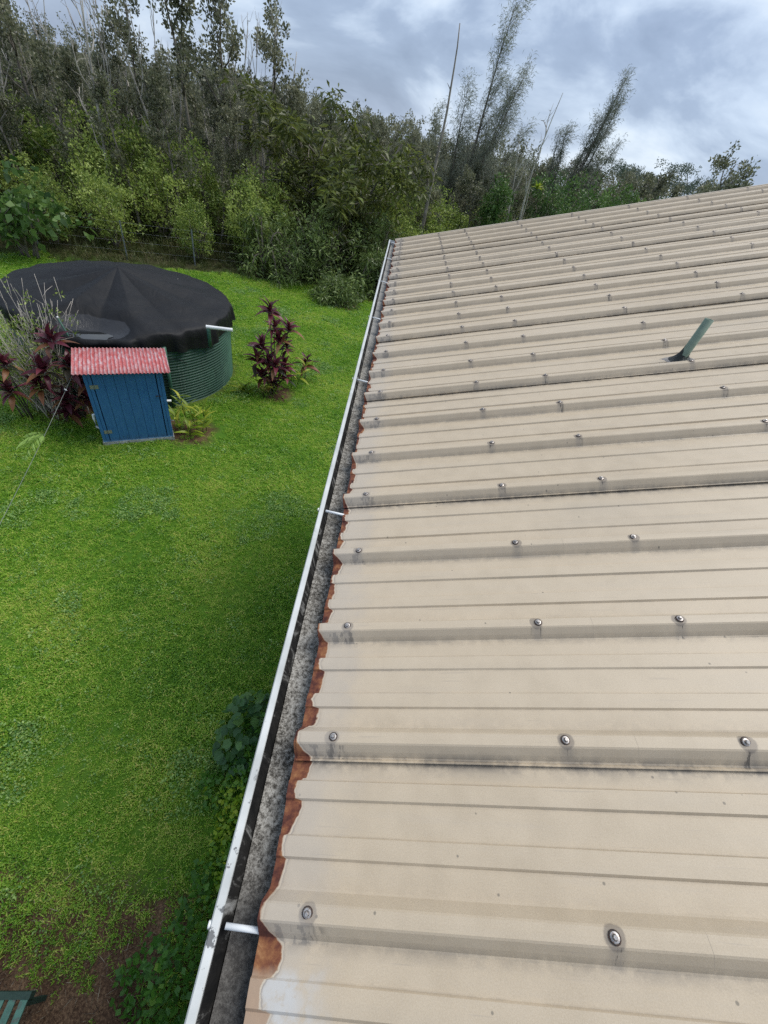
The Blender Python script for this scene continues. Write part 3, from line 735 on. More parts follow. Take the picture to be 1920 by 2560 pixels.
    for (yy, zz) in ((-0.125, 1.758), (0.36, 1.793), (0.90, 1.832)):
        row = []; cc = []
        for i in range(nx + 1):
            x = x0 + (x1 - x0) * i / nx; w = math.cos(2 * math.pi * (x - x0) / pitch)
            row.append((x, yy, zz + 0.011 * w)); cc.append(0.5 + 0.5 * w)
        rows.append(row); crest.append(cc)
    m.grid(np.array(rows), crest=np.array(crest)); r = put('roof', m.mesh('shed_roof', g.mat, True), t)
    so = r.modifiers.new('sheet', 'SOLIDIFY'); so.thickness = 0.001
    for xx in (-0.5, 0.5):
        m = MB(); m.box((xx - 0.03, -0.08, 1.702), (xx + 0.03, 0.86, 1.742)); put('roof_batten', m.mesh('batten', blue), t)
    m = MB(); m.tube([(-W2 - 0.03, 0.30, 0.62), (-W2 - 0.075, 0.30, 0.61), (-W2 - 0.085, 0.30, 0.5), (-W2 - 0.085, 0.30, 0.30), (-W2 - 0.02, 0.30, 0.25)], 0.026, 10); put('waste_pipe', m.mesh('waste_pipe', M['white_paint'], True), t)
    m = MB(); m.tube([(W2 + 0.001, 0.1, 0.46), (W2 + 0.06, 0.1, 0.46), (W2 + 0.09, 0.1, 0.44)], 0.012, 8); put('tap', m.mesh('tap', steel, True), t)
shed()

# ------------------------------------------------------------------ leafy plants built leaf by leaf
def leaf_mesh(name, L, W, mat, fold=0.25, curve=0.35, seg=5, tint=0.5, wav=0.0):
    """long pointed leaf along +X, rising then arching over"""
    rows = []
    for i in range(seg + 1):
        q = i / seg; w = W / 2 * max(0.0, math.sin(math.pi * min(1, 0.06 + 0.94 * q ** 0.8))) ** 0.85
        x = L * q; z = curve * L * (0.45 * q - 0.95 * q * q)
        rows.append([(x, -w, z + fold * w + wav * math.sin(5 * q)), (x, 0, z), (x, w, z + fold * w - wav * math.sin(6 * q))])
    m = MB(); P = np.array(rows); m.grid(P, tint=np.full(P.shape[:2], tint))
    return m.mesh(name, mat, True)
M['ti_red'] = foliage('ti_leaf', [(0.0, (0.037, 0.009, 0.014)), (0.5, (0.098, 0.019, 0.031)), (0.8, (0.179, 0.039, 0.057)), (1.0, (0.244, 0.083, 0.085))], 0.25, 0.35, 0.4)
M['ti_old'] = foliage('ti_old_leaf', [(0.0, (0.10, 0.040, 0.022)), (0.5, (0.25, 0.105, 0.045)), (1.0, (0.34, 0.20, 0.10))], 0.3, 0.4, 0.35)
M['ti_green'] = foliage('ti_green_leaf', [(0.0, (0.035, 0.050, 0.022)), (0.6, (0.050, 0.040, 0.028)), (1.0, (0.08, 0.11, 0.035))], 0.3, 0.4, 0.35)
M['ginger'] = foliage('ginger_leaf', [(0.0, (0.10, 0.19, 0.018)), (0.5, (0.27, 0.36, 0.030)), (1.0, (0.55, 0.55, 0.09))], 0.45, 0.4, 0.35)
M['potato'] = foliage('potato_leaf', [(0.0, (0.030, 0.090, 0.028)), (0.6, (0.070, 0.160, 0.048)), (1.0, (0.13, 0.25, 0.06))], 0.25, 0.4, 0.35)
TI = {k: [leaf_mesh('ti_leaf', 1.0, 0.31, M[k], 0.35, c, 6, t) for c, t in ((0.45, 0.25), (0.6, 0.5), (0.8, 0.75))] for k in ('ti_red', 'ti_old', 'ti_green')}
GIN = [leaf_mesh('ginger_leaf', 1.0, 0.20, M['ginger'], 0.3, c, 6, t) for c, t in ((0.3, 0.3), (0.5, 0.55), (0.75, 0.85))]

def rosette(parent, c, rg, L=0.34, n=15, old=0.18, tilt=(0, 0)):
    for i in range(n):
        q = i / n; az = i * 2.399 + rg.normal(0, 0.25); el = math.radians(78 - 92 * q ** 0.9 + rg.normal(0, 8))
        kind = 'ti_old' if (q > 0.72 and rg.random() < old * 3) else ('ti_green' if q > 0.6 and rg.random() < 0.3 else 'ti_red')
        o = put('leaf', TI[kind][int(rg.integers(3))], parent)
        o.location = (c[0], c[1], c[2] - 0.16 * q)
        o.rotation_euler = Euler((rg.normal(0, 0.25), -el + tilt[0] * math.cos(az), az), 'XYZ')
        o.scale = (L * rg.uniform(0.85, 1.15) * (0.8 + 0.3 * q),) * 3
def ti_plant(label, loc, heads, seed, n=15, L=0.34, group=None, old=0.18):
    rg = rng_(seed); t = thing('ti_plant', label, 'plant', (loc[0], loc[1], 0), 0, group)
    for (x, y, z) in heads:
        m = MB(); b = rg.normal(0, 0.08, 2)
        m.tube([(b[0], b[1], 0), (x * 0.4 + b[0] * 0.5, y * 0.4 + b[1] * 0.5, z * 0.45), (x * 0.9, y * 0.9, z * 0.85), (x, y, z)], [0.018, 0.015, 0.013, 0.011], 6)
        put('stem', m.mesh('ti_stem', M['bark'], True), t)
        rosette(t, (x, y, z), rg, L * rg.uniform(0.85, 1.15), n, old)
    return t
ti_plant('tall clump of dark red ti plants on the lawn between tank and house', (-2.80, 11.2), [(-.10, -.1, 2.42), (-.02, .05, 1.98), (.36, .1, 1.98), (.14, -.15, 1.72), (.30, .2, 1.42), (-.34, .0, 1.36), (-.42, -.2, 1.05), (-.1, -.25, 1.12), (.12, -.3, 1.02), (.32, -.15, .66), (-.26, -.25, .64), (-.02, -.15, .45), (.28, .1, .92)], 31, 17, 0.37)
ti_plant('single small dark red ti plant standing alone on the lawn', (-2.1, 12.35), [(0.0, 0, 0.62)], 33, 17, 0.40)
ti_plant('dark red ti plants with orange lower leaves in front of the tank', (-6.55, 8.15), [(.12, -.25, 2.02), (.34, -.28, 1.55), (-.12, -.45, 1.42), (.45, -.15, 1.18), (-.25, -.55, 1.10), (.10, -.40, .80), (.35, -.1, .70), (.25, .05, 1.2), (-.05, -.3, .42)], 35, 19, 0.35, old=0.22)
ti_plant('dark red ti plants with tan lower leaves among bare bush stems', (-7.45, 7.75), [(-.08, -.30, 2.0), (.10, -.15, 1.45), (-.30, -.2, 1.55), (0, -.2, .85)], 37, 19, 0.35, old=0.22)

def ginger(label, loc, shoots, seed, L=0.34, group=None):
    rg = rng_(seed); t = thing('ginger_plant', label, 'plant', (loc[0], loc[1], 0), 0, group)
    for (dx, dy, h, n) in shoots:
        lean = rg.normal(0, 0.16, 2); m = MB()
        p0 = np.array([dx, dy, 0.0]); p1 = p0 + np.array([lean[0] * h, lean[1] * h, h])
        m.tube([p0, (p0 + p1) / 2, p1], [0.010, 0.008, 0.005], 5); put('stem', m.mesh('ginger_stem', M['fern'], True), t)
        for i in range(n):
            q = (i + 1) / n; p = p0 + (p1 - p0) * (0.25 + 0.75 * q); az = i * math.pi + rg.normal(0, 0.55) + dx * 3
            o = put('leaf', GIN[int(rg.integers(3))], t, p, (rg.normal(0, 0.3), -math.radians(rg.uniform(15, 62)), az)); o.scale = (L * rg.uniform(0.75, 1.2),) * 3
    return t
ginger('yellow green variegated ginger plant beside the blue shed', (-4.12, 8.45), [(-.1, .1, .85, 9), (.12, .0, .55, 8), (-.2, -.15, .5, 8), (.05, -.25, .35, 7), (.3, .15, .75, 8), (.28, -.1, .4, 7), (-.05, .3, .6, 7)], 41, 0.36)
ginger('low yellow green plant on the lawn at the foot of the tank', (-3.52, 10.75), [(0, 0, .12, 6), (.1, .05, .14, 5), (-.1, .0, .1, 5)], 43, 0.36)
ginger('yellow green leafy plant growing behind the tall red ti clump', (-2.35, 11.65), [(0, 0, 1.05, 8), (.1, .1, .9, 8), (-.05, .05, .7, 6)], 45, 0.36)
ginger('pale green broad leafed plant at the foot of the tall red ti clump', (-2.95, 10.78), [(0, 0, .35, 6), (.2, .05, .28, 5)], 47, 0.34)

# trailing plant with heart shaped leaves by the gutter
def potato():
    rg = rng_(51); t = thing('sweet_potato_plant', 'dark bluish green broad leafed plant against the house under the gutter', 'plant', (-0.78, 1.9, 0))
    out = [(0, 0), (0.22, -0.42), (0.55, -0.46), (0.95, 0.0), (0.55, 0.46), (0.22, 0.42), (-0.10, 0.26), (-0.10, -0.26)]
    me = []
    for tnt in (0.15, 0.45, 0.8):
        m = MB(); v = [(x, y, 0.16 * abs(y) - 0.15 * max(0, x) ** 2) for x, y in out] + [(0.35, 0, 0)]
        m.add(v, [(0, 7, 1, 8), (1, 2, 8), (2, 3, 8), (3, 4, 8), (4, 5, 8), (5, 6, 0, 8)], tint=tnt); me.append(m.mesh('heart_leaf', M['potato']))
    for i in range(130):
        a = rg.uniform(0, 6.28); r = 0.42 * math.sqrt(rg.random()); z = 0.10 + 0.62 * (1 - (r / 0.45) ** 2) * rg.uniform(0.55, 1.0)
        p = (r * math.cos(a) * 0.8, r * math.sin(a) * 1.15, z)
        o = put('leaf', me[int(rg.integers(3))], t, p, (rg.normal(0, 0.35), rg.normal(0.25, 0.3), a + rg.normal(0, 0.6))); o.scale = (rg.uniform(0.085, 0.135),) * 3
    m = MB()
    for i in range(12):
        a = rg.uniform(0, 6.28); r = rg.uniform(0.1, 0.35); m.tube([(0, 0, 0), (r * .5 * math.cos(a), r * .5 * math.sin(a), 0.35), (r * math.cos(a), r * math.sin(a), 0.5)], 0.006, 4)
    put('vine', m.mesh('vines', M['fern']), t)
potato()

# ground cover along the wall
def ground_cover():
    rg = rng_(53); P = []; T = []
    while len(P) < 7500:
        x, y = rg.uniform(-1.35, 0.5), rg.uniform(-1.6, 3.0)
        edge = -0.98 + 0.16 * math.sin(3.1 * y) + 0.10 * math.sin(8.3 * y + 1) - (0.10 if y < 0.2 else 0) + 0.26 * max(0, y - 1.2)
        if x < edge + rg.normal(0, 0.04): continue
        hh = 0.06 + 0.42 * (0.5 + 0.5 * math.sin(5.1 * x + 2.3 * y)) * (0.55 + 0.45 * math.sin(3.7 * y - 2 * x)) + 0.18 * min(1, max(0, (x - edge) * 2))
        z = hh * rg.random() ** 0.4
        yel = math.exp(-(((x + 0.72) / 0.26) ** 2 + ((y - 0.95) / 0.42) ** 2)) + 0.5 * math.exp(-(((x + 0.6) / 0.15) ** 2 + ((y - 0.35) / 0.2) ** 2))
        P.append((x, y, z)); T.append(np.clip(0.27 + 0.62 * yel * rg.uniform(0.5, 1.2) + rg.normal(0, 0.12), 0, 1))
    P = np.array(P); n = len(P)
    D = np.stack([rg.normal(0, 1, n), rg.normal(0, 1, n), rg.uniform(-0.1, 0.5, n)], 1); k = rg.uniform(0.6, 1.35, n)
    Q = leaf_quads(P, D, 0.062 * k, 0.050 * k, rg, 0.2, 0.6)
    o = put('ground_cover', quads_mesh('ground_cover', Q, M['cover_leaf'], T)); tag(o, 'green and yellow green leafy ground cover along the house wall', 'ground cover', kind='stuff')
ground_cover()

# ------------------------------------------------------------------ grass
def tuft(name, mat, seed, nb, L, W, spread, lean):
    rg = rng_(seed); V = []; F = []; T = []
    m = MB()
    for i in range(nb):
        a = rg.uniform(0, 6.28); r = spread * math.sqrt(rg.random()); p = np.array([r * math.cos(a), r * math.sin(a), 0])
        d = rg.uniform(0, 6.28); l = L * rg.uniform(0.6, 1.25); ln = lean * rg.uniform(0.3, 1.4); w = W * rg.uniform(0.7, 1.2)
        dx = np.array([math.cos(d), math.sin(d), 0]); sx = np.array([-dx[1], dx[0], 0]) * w / 2
        mid = p + dx * l * 0.35 * ln + np.array([0, 0, l * 0.5]); tip = p + dx * l * ln + np.array([0, 0, l * (0.72 - 0.3 * ln)])
        m.add([p - sx, p + sx, mid + sx, mid - sx, tip], [(0, 1, 2, 3), (3, 2, 4)], tint=float(np.clip(rg.normal(0.48, 0.24), 0, 1)))
    o = bpy.data.objects.new(name, m.mesh(name, mat)); return o
def scatter(name, pts, rotz, tilt, scl, idx, tufts, label, cat):
    me = bpy.data.meshes.new(name); n = len(pts); me.vertices.add(n); me.vertices.foreach_set('co', np.asarray(pts, np.float32).ravel())
    rot = np.stack([tilt[:, 0], tilt[:, 1], rotz], 1).astype(np.float32)
    a = me.attributes.new('rot', 'FLOAT_VECTOR', 'POINT'); a.data.foreach_set('vector', rot.ravel())
    a = me.attributes.new('scl', 'FLOAT', 'POINT'); a.data.foreach_set('value', np.asarray(scl, np.float32))
    a = me.attributes.new('idx', 'INT', 'POINT'); a.data.foreach_set('value', np.asarray(idx, np.int32))
    o = put(name, me); tag(o, label, cat, kind='stuff')
    ng = bpy.data.node_groups.new(name, 'GeometryNodeTree')
    ng.interface.new_socket('Geometry', in_out='INPUT', socket_type='NodeSocketGeometry'); ng.interface.new_socket('Geometry', in_out='OUTPUT', socket_type='NodeSocketGeometry')
    N, Lk = ng.nodes, ng.links
    gi = N.new('NodeGroupInput'); go = N.new('NodeGroupOutput'); iop = N.new('GeometryNodeInstanceOnPoints')
    m2p = N.new('GeometryNodeMeshToPoints'); Lk.new(gi.outputs[0], m2p.inputs[0]); Lk.new(m2p.outputs[0], iop.inputs['Points'])
    j = N.new('GeometryNodeGeometryToInstance')
    for t in tufts[::-1]:
        oi = N.new('GeometryNodeObjectInfo'); oi.inputs[0].default_value = t; oi.inputs['As Instance'].default_value = False; Lk.new(oi.outputs['Geometry'], j.inputs[0])
    Lk.new(j.outputs[0], iop.inputs['Instance']); iop.inputs['Pick Instance'].default_value = True
    def na(nm, ty):
        q = N.new('GeometryNodeInputNamedAttribute'); q.data_type = ty; q.inputs['Name'].default_value = nm; return q.outputs['Attribute']
    e2r = N.new('FunctionNodeEulerToRotation'); Lk.new(na('rot', 'FLOAT_VECTOR'), e2r.inputs[0]); Lk.new(e2r.outputs[0], iop.inputs['Rotation'])
    Lk.new(na('scl', 'FLOAT'), iop.inputs['Scale']); Lk.new(na('idx', 'INT'), iop.inputs['Instance Index'])
    Lk.new(iop.outputs[0], go.inputs[0])
    o.modifiers.new('scatter', 'NODES').node_group = ng
    return o
def sines(x, y, s):
    r = rng_(s); v = 0
    for k in range(7):
        a = r.uniform(0, 6.28); f = r.uniform(0.5, 3.2); v = v + np.sin(f * (x * math.cos(a) + y * math.sin(a)) + r.uniform(0, 6.28))
    return v / 7 ** 0.5
def edge_y(x): return 24.6 + 0.45 * x
def grass():
    rg = rng_(61)
    n = 300000
    x = rg.uniform(-19, 1.2, n); y = rg.uniform(-2.2, 26, n)
    dist = np.hypot(x, np.hypot(y, H))
    keep = rg.random(n) < np.clip((11.0 / dist) ** 1.3, 0.14, 1.0)
    keep &= (y < edge_y(x) + 0.8 * sines(x, y, 1) - 0.3)
    keep &= ~((x > 0.5) & (y < 6.9))
    # outside the picture on the left
    keep &= x > -1.55 - 0.84 * np.maximum(y + 1.6, 0) - 0.9
    keep &= np.hypot(x - TANK[0], y - TANK[1]) > TR + 0.02 + 0.25 * rg.random(n)
    u, w = x + 4.9895, y - 7.672
    sx, sy = u * .8686 + w * .4956, -u * .4956 + w * .8686
    keep &= ~((np.abs(sx) < 0.74) & (sy > -0.02) & (sy < 0.86))
    soil = np.clip((0.12 - y + 0.30 * sines(x * 1.6, y * 1.6, 2)) / 0.35, 0, 1) * np.clip((-0.75 - x) / 0.35, 0, 1)
    for cx, cy, r in BARE:
        soil = np.maximum(soil, 0.90 * np.clip((r - np.hypot(x - cx, y - cy) + 0.25 * sines(x * 2, y * 2, 3)) / (0.5 * r), 0, 1))
    keep &= rg.random(n) > soil * 0.985
    keep &= (x < -0.62 + 0.3 * rg.random(n)) | (y > 3.0)
    x, y, dist = x[keep], y[keep], dist[keep]; n = len(x)
    scl = rg.uniform(0.7, 1.2, n) * (1 + np.clip((dist - 9) / 26, 0, 0.6)) * (1 + 0.16 * sines(x * 1.3, y * 1.3, 4))
    tilt = rg.normal(0, 0.12, (n, 2)); rot = rg.uniform(0, 6.28, n)
    tf = [tuft('grass_tuft', M['grass'], 70 + i, 18, 0.056, 0.0080, 0.055, 0.42 + 0.12 * i) for i in range(4)]
    def weed_tuft(seed):
        r2 = rng_(seed); k = 26; a = r2.uniform(0, 6.28, k); r = 0.075 * np.sqrt(r2.random(k)); P = np.stack([r * np.cos(a), r * np.sin(a), r2.uniform(0.015, 0.05, k)], 1)
        D = np.stack([np.cos(a + r2.normal(0, .6, k)), np.sin(a + r2.normal(0, .6, k)), r2.uniform(0, .4, k)], 1)
        return bpy.data.objects.new('weed_tuft', quads_mesh('weed_tuft', leaf_quads(P, D, r2.uniform(0.02, 0.035, k), 0.022, r2, 0, 0.7), M['weed'], r2.random(k)))
    tf += [weed_tuft(78), weed_tuft(79)]
    idx = rg.integers(0, 4, n); wd = (sines(x * 1.1, y * 1.1, 9) + 0.5 * sines(x * 3, y * 3, 10) > 1.0) & (rg.random(n) < 0.22)
    wd |= rg.random(n) < 0.02
    idx = np.where(wd, 4 + rg.integers(0, 2, n), idx)
    scatter('lawn_grass', np.stack([x, y, np.zeros(n) + 0.002], 1), rot, tilt, scl, idx, tf, 'short bright green lawn grass', 'grass')
    # unmown growth along the fence and under the trees
    n = 26000
    x = rg.uniform(-24, 26, n); y = rg.uniform(15, 44, n)
    d = y - edge_y(x) - 0.8 * sines(x, y, 1)
    keep = (d > -0.9) & (rg.random(n) < np.clip(1.1 - d / 12, 0.1, 1)) & (np.abs(x) < 0.95 * y + 2)
    x, y, d = x[keep], y[keep], d[keep]; n = len(x)
    scl = rg.uniform(0.6, 1.5, n) * np.clip(0.5 + 0.22 * d, 0.45, 1.5)
    tf = [tuft('rough_tuft', M['rough_grass'], 80 + i, 16, 0.42, 0.016, 0.16, 0.55) for i in range(3)]
    scatter('rough_grass', np.stack([x, y, np.zeros(n)], 1), rg.uniform(0, 6.28, n), rg.normal(0, 0.15, (n, 2)), scl, rg.integers(0, 3, n), tf, 'rough unmown grass and weeds under the forest edge', 'grass')
grass()
def litter():
    rg = rng_(91); n = 2600
    x = rg.uniform(-2.9, -0.9, n); y = rg.uniform(-1.6, 0.45, n)
    P = np.stack([x, y, rg.uniform(0.004, 0.03, n)], 1); D = np.stack([rg.normal(0, 1, n), rg.normal(0, 1, n), rg.normal(0, 0.12, n)], 1)
    Q = leaf_quads(P, D, rg.uniform(0.03, 0.13, n), rg.uniform(0.003, 0.006, n), rg, 0, 0.7)
    o = put('dry_grass_litter', quads_mesh('litter', Q, foliage('dry_straw', [(0.0, (0.05, 0.03, 0.018)), (0.6, (0.16, 0.11, 0.06)), (1.0, (0.45, 0.40, 0.30))], 0.2), rg.random(n) ** 1.5)); tag(o, 'dry straw lying on the bare brown soil', 'straw', kind='stuff')
litter()

# ------------------------------------------------------------------ trees
def bend_path(p0, d0, L, rg, k=5, wander=0.12, up=0.0):
    pts = [np.array(p0, float)]; d = unit(np.array(d0, float))
    for i in range(k):
        d = unit(d + rg.normal(0, wander, 3) + np.array([0, 0, up])); pts.append(pts[-1] + d * L / k)
    return np.array(pts)
def ohia_mesh(seed, h=8.0, leafy=True, spread=0.32, limbs=7, per=62, cl_r=0.34, low=0.3, leafL=0.105):
    rg = rng_(seed); m = MB(); C = []
    tr = bend_path((0, 0, -0.1), (rg.normal(0, .05), rg.normal(0, .05), 1), h * 0.95, rg, 9, 0.055, 0.05)
    r0 = 0.012 * h + 0.02; m.tube(tr, np.linspace(r0, 0.018, len(tr)), 6)
    for i in range(limbs):
        q = low + (0.95 - low) * (i + rg.random()) / limbs; f = q * (len(tr) - 1); j = int(min(f, len(tr) - 2)); p = tr[j] + (tr[j + 1] - tr[j]) * (f - j)
        a = rg.uniform(0, 6.28); L = h * rg.uniform(0.14, 0.30) * (1.15 - 0.5 * q)
        lp = bend_path(p, (spread * 1.6 * math.cos(a), spread * 1.6 * math.sin(a), 0.55), L, rg, 5, 0.22, 0.10)
        m.tube(lp, np.linspace(r0 * (0.5 - 0.25 * q), 0.010, len(lp)), 5)
        if leafy: C += [lp[-1], lp[-2], lp[3]]
        for s in range(3):
            b = lp[2 + s % 3]; tp = bend_path(b, rg.normal(0, 1, 3) * (1, 1, 0.5) + (0, 0, 0.5), L * rg.uniform(0.25, 0.5), rg, 3, 0.3, 0.1)
            m.tube(tp, [0.012, 0.009, 0.007, 0.004], 4)
            if leafy: C += [tp[-1], tp[-2]]
    C.append(tr[-1]); C.append(tr[-2])
    wood = m.mesh('trunk', M['bark_dark'] if leafy else M['deadwood'], True)
    if not leafy: return wood, None
    C = np.array(C); C = C + rg.normal(0, 0.12, C.shape)
    R = rg.uniform(0.6, 1.25, len(C)) * cl_r
    Q, T = clump_leaves(C, R, per, leafL, leafL * 0.62, rg, 0.5, 0.05)
    return wood, quads_mesh('crown', Q, M['ohia'], T)
def shrub_mesh(seed, h, r, mat, clumps=95, per=60, leaf=(0.11, 0.05), cl_r=0.36, low=0.12, stems=6, bark='bark', droop=0.15, up=0.3):
    rg = rng_(seed); m = MB(); C = []
    for s in range(stems):
        a = rg.uniform(0, 6.28); sp = bend_path((rg.normal(0, .15), rg.normal(0, .15), -0.05), (0.35 * math.cos(a), 0.35 * math.sin(a), 1), h * rg.uniform(0.6, 0.92), rg, 6, 0.14, 0.06)
        m.tube(sp, np.linspace(0.045 + 0.004 * h, 0.012, len(sp)), 5)
        for b in range(4):
            q = sp[2 + b % 4]; tp = bend_path(q, rg.normal(0, 1, 3) * (1, 1, .4) + (0, 0, .45), r * rg.uniform(0.4, 0.8), rg, 3, 0.25, 0.05); m.tube(tp, [0.018, 0.013, 0.009, 0.005], 4)
    # lumpy ellipsoid of leaf clumps, heavier towards the outside
    lob = rg.normal(size=(7, 3)); lob = unit(lob)
    while len(C) < clumps:
        d = unit(rg.normal(size=3)); q = rg.random() ** 0.40
        bulge = 1 + 0.28 * max(0, max(float(d @ l) for l in lob) - 0.72) / 0.28 - 0.12
        z = low * h + (1 - low) * h * (0.5 + 0.5 * d[2] * q * bulge)
        C.append((d[0] * q * r * bulge, d[1] * q * r * bulge, z))
    C = np.array(C); R = rg.uniform(0.6, 1.3, len(C)) * cl_r
    Q, T = clump_leaves(C, R, per, leaf[0], leaf[1], rg, up, droop)
    return m.mesh('trunk', M[bark], True), quads_mesh('crown', Q, mat, T)
def casuarina_mesh(seed, leaders, wide, dens):
    """leaders: (x, y, height, lean) upright stems, each a plume of ascending limbs with fine hanging twigs"""
    rg = rng_(seed); m = MB(); P = []; D = []
    for (x0, y0, h, lean) in leaders:
        tr = bend_path((x0 * 0.3, y0 * 0.3, -0.1), (lean * 0.6 + x0 * 0.7 / h, y0 * 0.7 / h, 1), h, rg, 11, 0.03, 0.02)
        tr[:, 0] += lean * (tr[:, 2] / h) ** 2 * h * 0.4
        m.tube(tr, np.linspace(0.012 * h + 0.01, 0.012, len(tr)), 6)
        nl = int(2.6 * h)
        for i in range(nl):
            q = 0.22 + 0.76 * (i + rg.random()) / nl; f = q * (len(tr) - 1); j = int(min(f, len(tr) - 2)); p = tr[j] + (tr[j + 1] - tr[j]) * (f - j)
            a = rg.uniform(0, 6.28); L = wide * h * (1.12 - q) ** 0.8 * rg.uniform(0.5, 1.3) + 0.45
            lp = bend_path(p, (0.6 * math.cos(a) + 0.16 + lean, 0.6 * math.sin(a), 1.0), L, rg, 7, 0.09, 0.05)
            m.tube(lp, np.linspace(0.026 * (1.2 - q) + 0.004, 0.005, len(lp)), 4)
            for k in range(int(dens * (30 + 30 * L))):
                u = rg.uniform(0.12, 1) * (len(lp) - 1); jj = int(min(u, len(lp) - 2)); b = lp[jj] + (lp[jj + 1] - lp[jj]) * (u - jj)
                P.append(b + rg.normal(0, 0.19, 3)); D.append(unit(lp[jj + 1] - lp[jj]) * 0.8 + rg.normal(0, 0.5, 3) + np.array([0.3, 0, -0.15]))
    P = np.array(P); D = np.array(D); n = len(P)
    Q = leaf_quads(P, D, rg.uniform(0.20, 0.46, n), rg.uniform(0.018, 0.034, n), rg, 0.3)
    return m.mesh('trunk', M['bark'], True), quads_mesh('crown', Q, M['casu'], np.clip(rg.normal(0.5, 0.25, n), 0, 1))

def zone(az):
    return 'behind the tank' if az < -18 else ('behind the dark long leafed tree' if az < 2 else 'beyond the far edge of the roof')
def plant_tree(name, wood, crown, x, y, label, cat='tree', s=1.0, sz=None, rz=0.0, tilt=(0, 0), group=None):
    t = thing(name, label, cat, (x, y, 0), rz, group)
    t.rotation_euler = (tilt[0], tilt[1], rz); t.scale = (s, s, sz if sz else s)
    put('trunk', wood, t)
    if crown: put('crown', crown, t)
    return t
def polar(az, d): return d * math.sin(math.radians(az)), d * math.cos(math.radians(az))

OH = [ohia_mesh(200 + i, 8.0, True, 0.26 + 0.05 * (i % 3), 7 + i % 3, 34, 0.34, 0.28 + 0.05 * (i % 2), 0.15) for i in range(6)]
OHT = [ohia_mesh(230 + i, 10.0, True, 0.34, 8, 40, 0.36, 0.45, 0.155) for i in range(3)]
DEAD = [ohia_mesh(260 + i, 8.5, False, 0.34, 4 + i, low=0.35) for i in range(4)]
GV = [shrub_mesh(300 + i, 4.4, 1.9, M['guava'], 110, 36, (0.165, 0.082), 0.36, 0.06) for i in range(4)]
BR = [shrub_mesh(330 + i, 6.5, 2.3, M['bright'], 130, 62, (0.16, 0.075), 0.42, 0.10) for i in range(3)]

SKY_AZ = [-50, -35, -29, -24, -17, -13, -6, 2, 11, 19, 24, 28, 40]; SKY_EL = [0.0, 0.0, 0.0, 0.5, 1.6, 1.6, 1.1, 1.0, 1.3, 1.9, 2.4, 2.8, 3.0]
def canopy(az, d): return H + d * math.tan(math.radians(float(np.interp(az, SKY_AZ, SKY_EL))))
def top_of(c): return max(v.co.z for v in c.vertices)
OHH = [top_of(c) for w, c in OH]
rf = rng_(400)
used = []
def free(x, y, r):
    for a, b, c in used:
        if (a - x) ** 2 + (b - y) ** 2 < ((r + c) * 0.5) ** 2: return False
    used.append((x, y, r)); return True
def fence_y(x): return 20.0 + 0.54 * (x + 11.5)
def behind(x, y): return y - (edge_y(x) + 1.4)
# the forest of slender grey ohia trees
cnt = 0
for k in range(6000):
    az = rf.uniform(-47, 38); d = 25 + 48 * rf.random() ** 1.45; x, y = polar(az, d)
    b = behind(x, y)
    if b < 3.0 or y < 18: continue
    if not free(x, y, 1.25 + 0.018 * d): continue
    if -16 < az < 2.5 and d < 34: continue
    i = int(rf.integers(6)); w, c = OH[i]
    s = (canopy(az, d) - 1.7 * rf.random() ** 1.4 + (0.9 if rf.random() < 0.10 else 0)) / OHH[i]
    plant_tree('ohia_tree', w, c, x, y, 'slender grey green ohia tree in the forest ' + zone(az), s=s * 0.95, sz=s, rz=rf.uniform(0, 6.28), tilt=(rf.normal(0, 0.03), rf.normal(0, 0.03)), group='slender forest trees ' + zone(az))
    cnt += 1
    if cnt >= 285: break
def far_wood():
    rg = rng_(405); C = []; R = []
    for k in range(520):
        az = rg.uniform(-50, 42); d = 70 + 150 * rg.random() ** 1.2; x, y = polar(az, d); h = 6.6 + 2.4 * rg.random() + 0.012 * (d - 70) + 0.02 * max(0, az + 10)
        for j in range(int(rg.integers(7, 12))):
            q = rg.random(); C.append((x + rg.normal(0, 0.7) * (1.1 - q), y + rg.normal(0, 0.7) * (1.1 - q), h * (0.35 + 0.65 * q))); R.append(rg.uniform(0.5, 0.9))
    Q, T = clump_leaves(np.array(C), np.array(R), 20, 0.30, 0.22, rg, 0.5, 0.0)
    o = put('far_forest', quads_mesh('far_forest', Q, M['ohia'], T)); tag(o, 'far grey green forest along the horizon', 'forest', kind='stuff')
far_wood()
# yellow green understory
cnt = 0; used2 = list(used); used.clear()
for k in range(3000):
    az = rf.uniform(-48, 36); d = 22 + 17 * rf.random(); x, y = polar(az, d); b = behind(x, y)
    if b < 0.2 or b > 8 or y < 15: continue
    if -14.5 < az < 0.5 and d < 31: continue
    if not free(x, y, 1.9): continue
    w, c = GV[int(rf.integers(4))]; s = rf.uniform(0.72, 1.12) * (0.62 + 0.08 * min(5, b))
    plant_tree('guava_tree', w, c, x, y, 'bushy yellow green guava growing ' + zone(az), s=s, sz=s * rf.uniform(0.9, 1.15), rz=rf.uniform(0, 6.28), group='bushy guava ' + zone(az))
    cnt += 1
    if cnt >= 75: break
